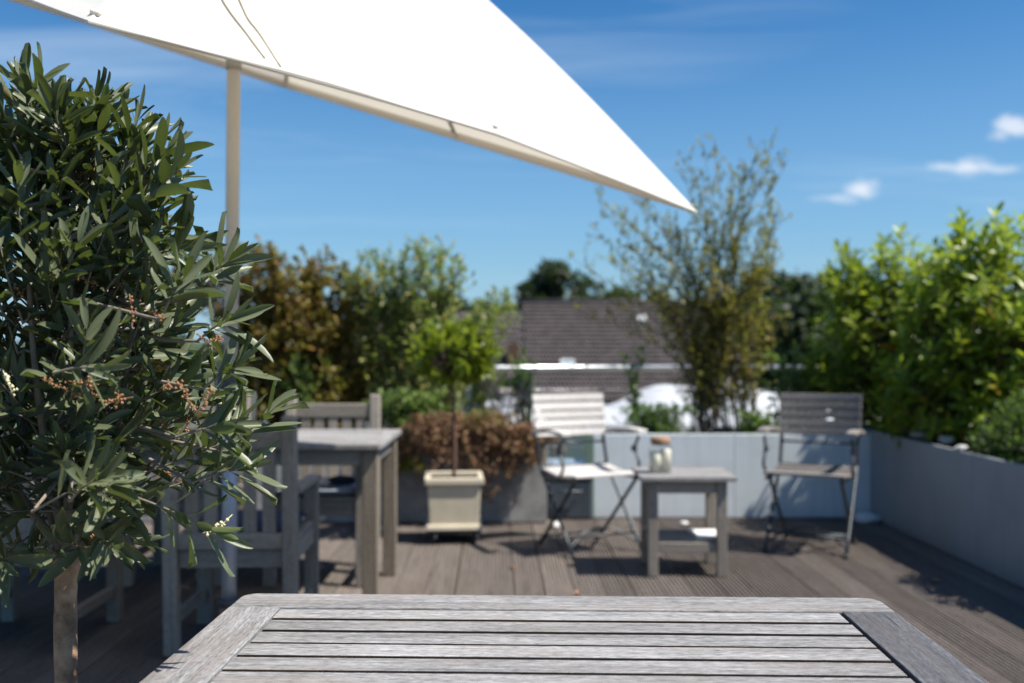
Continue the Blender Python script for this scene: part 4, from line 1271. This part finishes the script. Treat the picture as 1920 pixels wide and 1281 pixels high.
for k in range(150):
    v = rvec(); v.z = v.z * .85 + .1
    rr_ = Vector((v.x * .275, v.y * .26, v.z * .225)) * rng.uniform(.55, 1.06)
    tip = cc + rr_
    root = O + Vector((-.012, 0, .60 + rng.uniform(0, .12)))
    br.tube([p - O for p in catmull([root, root.lerp(tip, .5) + Vector((0, 0, .03)), tip], 3)], [.005, .005, .004, .004, .003, .003, .002], 4, cap=False)
    for j in range(10):
        p = tip + (root - tip) * rng.uniform(0, .32)
        s_ = rng.uniform(.7, 1.25)
        lv.add(p, (v + rvec(1.0)), (Vector((0, 0, 1)) + rvec(.6)), .062 * s_, .031 * s_)
b = br.build('branches', M['stem'], lt); b['kind'] = 'stuff'
emit(lv, lt, M['lemon'], T_LAUREL, 260, org=O, axis_d=LY + .05)

# ------------------------------------------------------------------ small things on the deck and planters
def stone(name, label, loc, sx, sy, sz, mat, seed, cat='stone', group=None):
    bm = bmesh.new(); bmesh.ops.create_icosphere(bm, subdivisions=2, radius=1)
    rr = random.Random(seed)
    for v in bm.verts:
        k = 1 + rr.uniform(-.12, .12)
        v.co = Vector((v.co.x * sx * k, v.co.y * sy * k, max(-.8, v.co.z) * sz * k))
    me = bpy.data.meshes.new(name); bm.to_mesh(me); bm.free()
    o = link(name, me, mat); o.location = (loc[0], loc[1], loc[2] + .8 * sz); tag(o, label, cat, group)
    o.rotation_euler = (0, 0, rr.uniform(0, 3))
    return o
o = stone('stone', 'white flat stone in the deck corner where the planters meet', (2.385, 6.70, .001), .088, .07, .035, M['white_stone'], 1); o.rotation_euler = (0, 0, 0)
stone('stone', 'white pebble under the white folding chair', (.285, 6.45, .001), .032, .028, .026, M['white_stone'], 2)
stone('stone', 'flat white pebble at the foot of the pale planter, behind the side table', (1.145, 6.62, .001), .034, .026, .012, M['white_stone'], 3)
stone('stone', 'pale flat stone lying on the corner of the grey planter wall', (2.58, 6.30, .60), .085, .05, .028, M['grey_stone'], 4)
stone('stone', 'pale flat stone on the grey planter wall below the tallest laurel', (2.62, 6.0, .60), .080, .05, .028, M['grey_stone'], 5)
stone('stone', 'small flat stone on the planter rim before the low dark bush', (2.535, 5.62, .606), .028, .09, .012, M['grey_stone'], 6)
def dry(x, y, label, rz):
    tv, tf = T_OLIVE[2]
    me = bpy.data.meshes.new('fallen_leaf'); me.from_pydata([(a * .055, b * .028, .006 + c * .03 + .008 * abs(b) + .004) for a, b, c in tv], [], tf)
    o = link('fallen_leaf', me, M['dry_leaf']); o.location = (x, y, .0005); o.rotation_euler = (0, 0, rz); tag(o, label, 'leaf')
dry(.62, 6.3, 'dry orange leaf on the deck behind the white folding chair', .4)
dry(.012, 5.3, 'dry tan leaf on the open deck in front of the potted lemon tree', 1.9)

dry(1.52, 6.05, 'dry curled leaf on the deck between the side table and the grey folding chair', 1.1)
dry(2.15, 5.0, 'dry leaf on the deck near the grey planter wall', 2.4)
dry(.30, 4.75, 'dry leaf on the open deck nearest the big front table', .9)

# ------------------------------------------------------------------ olive tree in front
OX, OY = (123 - 960) * 1.6 / FPX, 1.6
op = empty('plant_pot', (OX, OY, 0)); tag(op, 'round terracotta pot at the foot of the olive tree', 'pot')
m = MB(); m.lathe([(.0, .002), (.115, .002), (.15, .27), (.165, .27), (.165, .31), (.148, .31), (.142, .27)], 36); m.build('body', M['terracotta'], op)
m = MB(); m.lathe([(.0, .285), (.08, .29), (.143, .28)], 24); m.build('soil', M['soil'], op)
ol = empty('olive_tree', (OX, OY, .285)); tag(ol, 'clipped olive tree with grey-green leaves beside the big front table', 'tree')
O = Vector((OX, OY, .285))
tp = catmull([(0, 0, 0), (.003, 0, .25), (-.001, .003, .45), (.002, 0, .585)], 8)
m = MB()
rad = [.0174 + .0005 * math.sin(i * .9) + .0003 * math.sin(i * 2.3) + (.003 if i > len(tp) - 4 else 0) for i in range(len(tp))]
m.tube(tp, rad, 20); m.build('trunk', M['bark'], ol)
prof_z = [.80, .85, .92, 1.0, 1.1, 1.2, 1.3, 1.37, 1.45, 1.52, 1.58, 1.64, 1.70]
prof_r = [.11, .18, .235, .262, .262, .248, .238, .212, .182, .158, .105, .040, .0]
def prof(z): return float(np.interp(z, prof_z, prof_r))
br = MB(); lv = Leaves(); blossoms = []
top_tr = O + Vector(tp[-1])
# main limbs
limbs = []
for k in range(9):
    a = k * 2.399 + .4; e = Vector((OX + .12 * math.cos(a), OY + .12 * math.sin(a), 1.16 + .10 * (k % 4)))
    pts = catmull([top_tr - Vector((0, 0, .015)), top_tr.lerp(e, .45) + Vector((.03 * math.cos(a), .03 * math.sin(a), .0)), e], 6)
    limbs.append(pts)
    br.tube([p - O for p in pts], [.0085 - .0005 * i for i in range(len(pts))], 8, cap=False)
def shoot(p0, p1, n_pairs, lf=(.058, .098), r0=.0022, bendv=None, leafy=.62):
    mid = p0.lerp(p1, .5) + (bendv if bendv is not None else rvec(.012))
    pts = catmull([p0, mid, p1], 6)
    br.tube([p - O for p in pts], [r0 * (1 - .6 * i / (len(pts) - 1)) for i in range(len(pts))], 6, cap=False)
    ph = rng.uniform(0, 3.14)
    for j in range(n_pairs):
        t = 1 - leafy * (j + .15) / n_pairs
        f = t * (len(pts) - 1); i = min(int(f), len(pts) - 2)
        p = pts[i].lerp(pts[i + 1], f - i); tan = (pts[i + 1] - pts[i]).normalized()
        sd0 = tan.orthogonal().normalized(); sd1 = tan.cross(sd0)
        th = ph + j * 1.5708 + rng.uniform(-.3, .3)
        op_ = .35 + .75 * min(1, j / 4)
        for s in (0, math.pi):
            if rng.random() < .06: continue
            q = sd0 * math.cos(th + s) + sd1 * math.sin(th + s)
            d_ = (tan * rng.uniform(.55, 1.0) + q * op_ * rng.uniform(.7, 1.15) + rvec(.16)).normalized()
            sz = (.62 + .38 * min(1, (j + 1) / 3)) * rng.uniform(.72, 1.12)
            L_ = rng.uniform(*lf) * sz
            lv.add(p, d_, tan - d_ * .3 + rvec(.22), L_, L_ * rng.uniform(.155, .225))
    return pts
NSH = 222
for k in range(NSH):
    f = (k + .5) / NSH
    z = .845 + .755 * f ** .92 + rng.uniform(-.03, .03)
    a = k * 2.39996 + rng.uniform(-.3, .3)
    if z < 1.0 and rng.random() < .5: continue
    lump = 1 + .13 * math.sin(3 * a + 7 * z) + .09 * math.sin(5 * a - 16 * z + 1)
    rr_ = prof(z) * lump * (rng.uniform(.66, .96) if k % 4 else rng.uniform(.3, .7))
    tip = Vector((OX + rr_ * math.cos(a), OY + rr_ * math.sin(a) * .95, z))
    upf = np.interp(z, [.85, 1.05, 1.5], [-.25, .55, 1.6])
    dirv = Vector((math.cos(a), math.sin(a), float(upf))) + rvec(.35)
    dirv.normalize()
    ln = rng.uniform(.14, .22)
    p0 = tip - dirv * ln
    # join to the nearest limb
    lp = min((q for L in limbs for q in L), key=lambda q: (q - p0).length)
    br.tube([lp - O, lp.lerp(p0, .55) + rvec(.012) - O, p0 - O], [.0034, .0030, .0023], 5, cap=False)
    pts = shoot(p0, tip, rng.randint(5, 8))
    if rng.random() < .8: blossoms.append(pts[rng.randint(2, 7)] + rvec(.016))
# shoots that break the outline, placed as in the photograph
for (x0, y0, x1, y1, dd, npr) in ((430, 850, 515, 765, 1.56, 5), (360, 905, 455, 880, 1.52, 6), (235, 925, 405, 1000, 1.47, 7), (250, 560, 310, 345, 1.55, 7), (245, 420, 262, 265, 1.58, 6),
                                  (60, 300, 42, 160, 1.58, 6), (120, 330, 110, 200, 1.52, 6), (350, 560, 428, 490, 1.55, 7), (370, 640, 430, 600, 1.5, 6), (380, 730, 440, 690, 1.5, 6), (330, 820, 428, 800, 1.48, 6),
                                  (100, 700, 190, 690, 1.36, 5), (130, 940, 180, 900, 1.38, 5), (290, 480, 345, 470, 1.52, 6), (300, 600, 345, 520, 1.42, 6), (205, 400, 258, 225, 1.56, 6), (230, 380, 318, 275, 1.53, 6), (235, 430, 330, 320, 1.50, 6), (190, 330, 190, 215, 1.6, 5), (20, 260, 75, 150, 1.5, 5), (60, 960, 190, 900, 1.40, 5)):
    p0 = at(x0, y0, dd); p1 = at(x1, y1, dd - .02)
    lp = min((q for L in limbs for q in L), key=lambda q: (q - p0).length)
    br.tube([lp - O, lp.lerp(p0, .55) + rvec(.01) - O, p0 - O], [.0036, .0030, .0023], 6, cap=False)
    shoot(p0, p1, npr, lf=(.062, .102), bendv=Vector((0, 0, .004)), leafy=.75)
b = br.build('branches', M['twig'], ol); b['kind'] = 'stuff'
emit(lv, ol, M['olive'], T_OLIVE, 300, org=O, axis_d=OY - .02)
# faded blossom clusters and a few cream buds
def cluster(p, n, mat, name, s=.0021):
    m = MB()
    ax = rvec(); 
    for k in range(n):
        c = p + ax * rng.uniform(-.016, .016) + rvec(rng.uniform(0, .008)) - O
        e = rng.uniform(.7, 1.3) * s
        m.add([c + Vector((e, 0, 0)), c - Vector((e, 0, 0)), c + Vector((0, e, 0)), c - Vector((0, e, 0)), c + Vector((0, 0, e)), c - Vector((0, 0, e))],
              [(0, 2, 4), (2, 1, 4), (1, 3, 4), (3, 0, 4), (2, 0, 5), (1, 2, 5), (3, 1, 5), (0, 3, 5)], True)
    m.tube([p - ax * .022 - O, p + ax * .018 - O], .0006, 4)
    m.build(name, mat, ol)
for p in blossoms[:200]: cluster(p, rng.randint(7, 16), M['fruit'], 'faded_blossom')
for (x, y, dd) in ((235, 745, 1.36), (330, 735, 1.36), (375, 760, 1.38), (270, 590, 1.36), (390, 630, 1.42), (130, 730, 1.34), (165, 735, 1.35)): 
    for q in range(2): cluster(at(x + rng.uniform(-24, 24), y + rng.uniform(-12, 12), dd), 16, M['fruit'], 'faded_blossom')
for (x, y, dd) in ((400, 990, 1.46), (415, 985, 1.46), (17, 722, 1.36), (200, 915, 1.38)): cluster(at(x, y, dd), 12, M['bud'], 'flower_bud', .0030)
